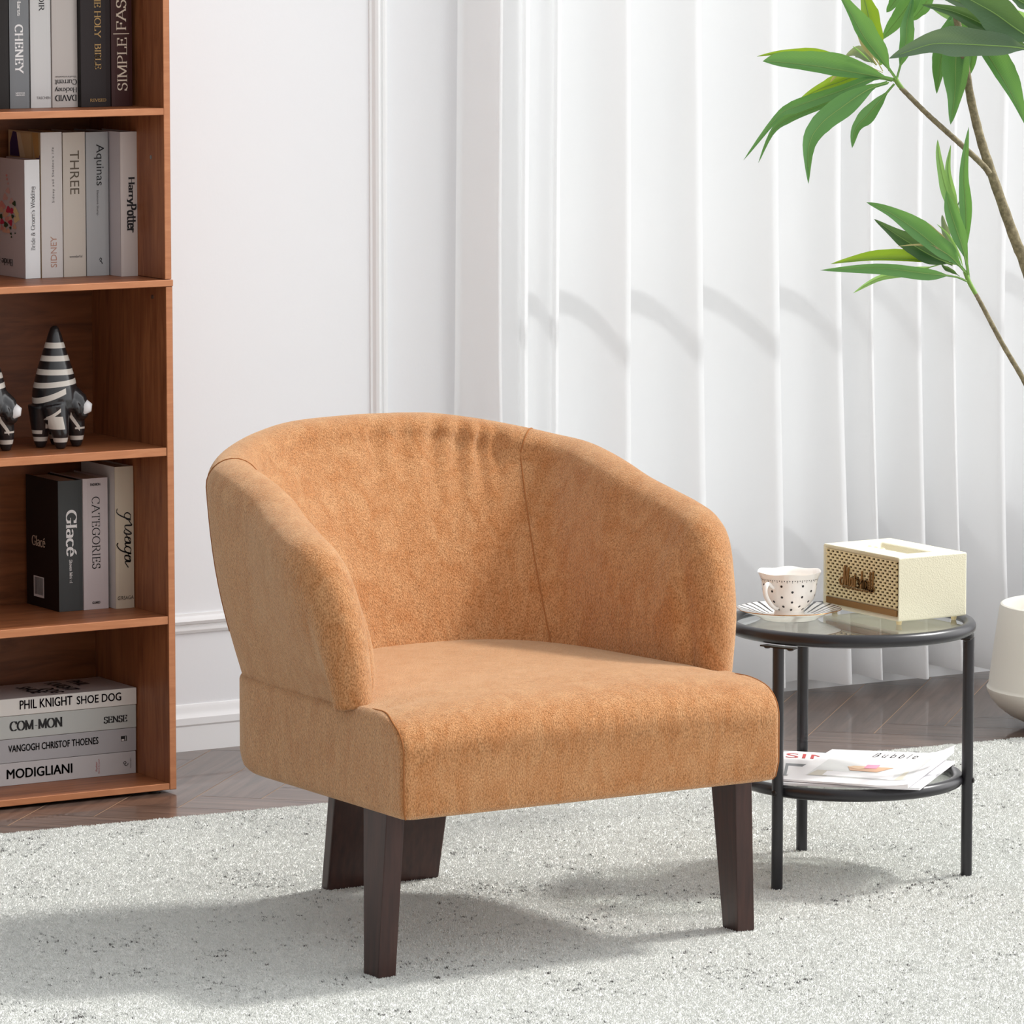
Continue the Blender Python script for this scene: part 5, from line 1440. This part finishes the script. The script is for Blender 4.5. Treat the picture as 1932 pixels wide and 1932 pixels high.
leaf([(1462, 980), (1420, 770), (1350, 560), (1300, 400), (1276, 268)], 135, 'm', -.03, -.06, .55, petiole=.2, **Z5)
leaf([(1470, 1000), (1440, 800), (1370, 500), (1270, 250), (1215, 0), (1203, -165)], 92, 'l', .01, .02, .5, petiole=.2, **Z5)
leaf([(1390, 640), (1340, 350), (1290, 100), (1315, -120)], 62, 'l', .03, .05, .5, petiole=.1, **Z5)
leaf([(1455, 960), (1448, 700), (1440, 400), (1425, 100), (1465, -270)], 104, 'm', -.01, -.05, .5, petiole=.25, **Z5)
leaf([(1350, 850), (1270, 740), (1180, 620), (1092, 524)], 76, 't', .0, .0, .5, petiole=.05, vein=False, **Z5)
leaf([(1370, 850), (1300, 700), (1260, 570), (1240, 470)], 64, 'g', .05, .06, .5, vein=False, **Z5)
leaf([(1280, 800), (1170, 740), (1020, 724), (858, 738)], 20, 't', -.03, -.05, .5, vein=False, **Z5)
leaf([(1390, 990), (1330, 950), (1270, 920), (1235, 890)], 40, 'd', .03, .04, .5, vein=False, **Z5)
leaf([(1430, 960), (1380, 800), (1290, 640), (1195, 548)], 26, 'l', -.01, -.02, .5, vein=False, **Z5)
leaf([(1400, 760), (1380, 560), (1370, 420), (1392, 340)], 16, 'd', .02, .03, .5, vein=False, **Z5)
# leaves of the same crown just beyond the right edge of the picture
for k in range(4):
    a = -1.1 + k * .32; x_, y_ = 1975 + 20 * math.cos(k * 2.1), 45 + 20 * math.sin(k * 1.7)
    leaf([(x_, y_), (x_ + 70 * math.cos(a), y_ + 70 * math.sin(a) - 14), (x_ + 140 * math.cos(a), y_ + 140 * math.sin(a)), (x_ + 190 * math.cos(a), y_ + 200 * math.sin(a) + 20)], 34, 'mdb'[k % 3], .0, -.15 + .05 * (k % 7), .5, petiole=.1)
# stems
def stem(name, pts, w0, w1, d0=0.0, d1=0.0, m=None, ringed=True):
    n_ = 60; S = sample(pts, n_)
    q = [at_d(x, y, W0 + d0 + (d1 - d0) * i / (n_ - 1)) for i, (x, y) in enumerate(S)]
    r = [(w0 + (w1 - w0) * i / (n_ - 1)) / 2 / FPX * W0 * (1.0 + (.07 if ringed and i % 3 == 0 else 0)) for i in range(n_)]
    return MB().add(tube_vf(q, r, 14)).obj(name, m or M_bark, pl, deg=60)
def zp(L, s, o): return [(o[0] + x / s, o[1] + y / s) for x, y in L]
top = zp([(1480, 100), (1495, 160), (1540, 400), (1580, 650), (1640, 900), (1700, 1090), (1800, 1380), (1880, 1600), (1945, 1760)], 3.5, (1380, 0))
stem('stem', top + [(1962, 600), (1985, 760), (2000, 940), (2006, 1100)], 12, 26, 0, .10)
stem('stem', zp([(1120, 580), (1300, 760), (1500, 940), (1660, 1090), (1705, 1150)], 3.5, (1380, 0)), 9, 12, 0, .0)
stem('stem', zp([(1080, 515), (1100, 550), (1130, 590)], 3.5, (1380, 0)), 10, 9, 0, 0, M_green, False)
stem('stem', zp([(1520, 1130), (1580, 1240), (1750, 1560), (1932, 1870)], 4.472, (1500, 300)) + [(1958, 775), (1978, 840), (1993, 880)], 7.5, 12, 0, .06)
stem('stem', zp([(1435, 950), (1470, 1040), (1525, 1140)], 4.472, (1500, 300)), 9, 8, 0, 0, M_green, False)
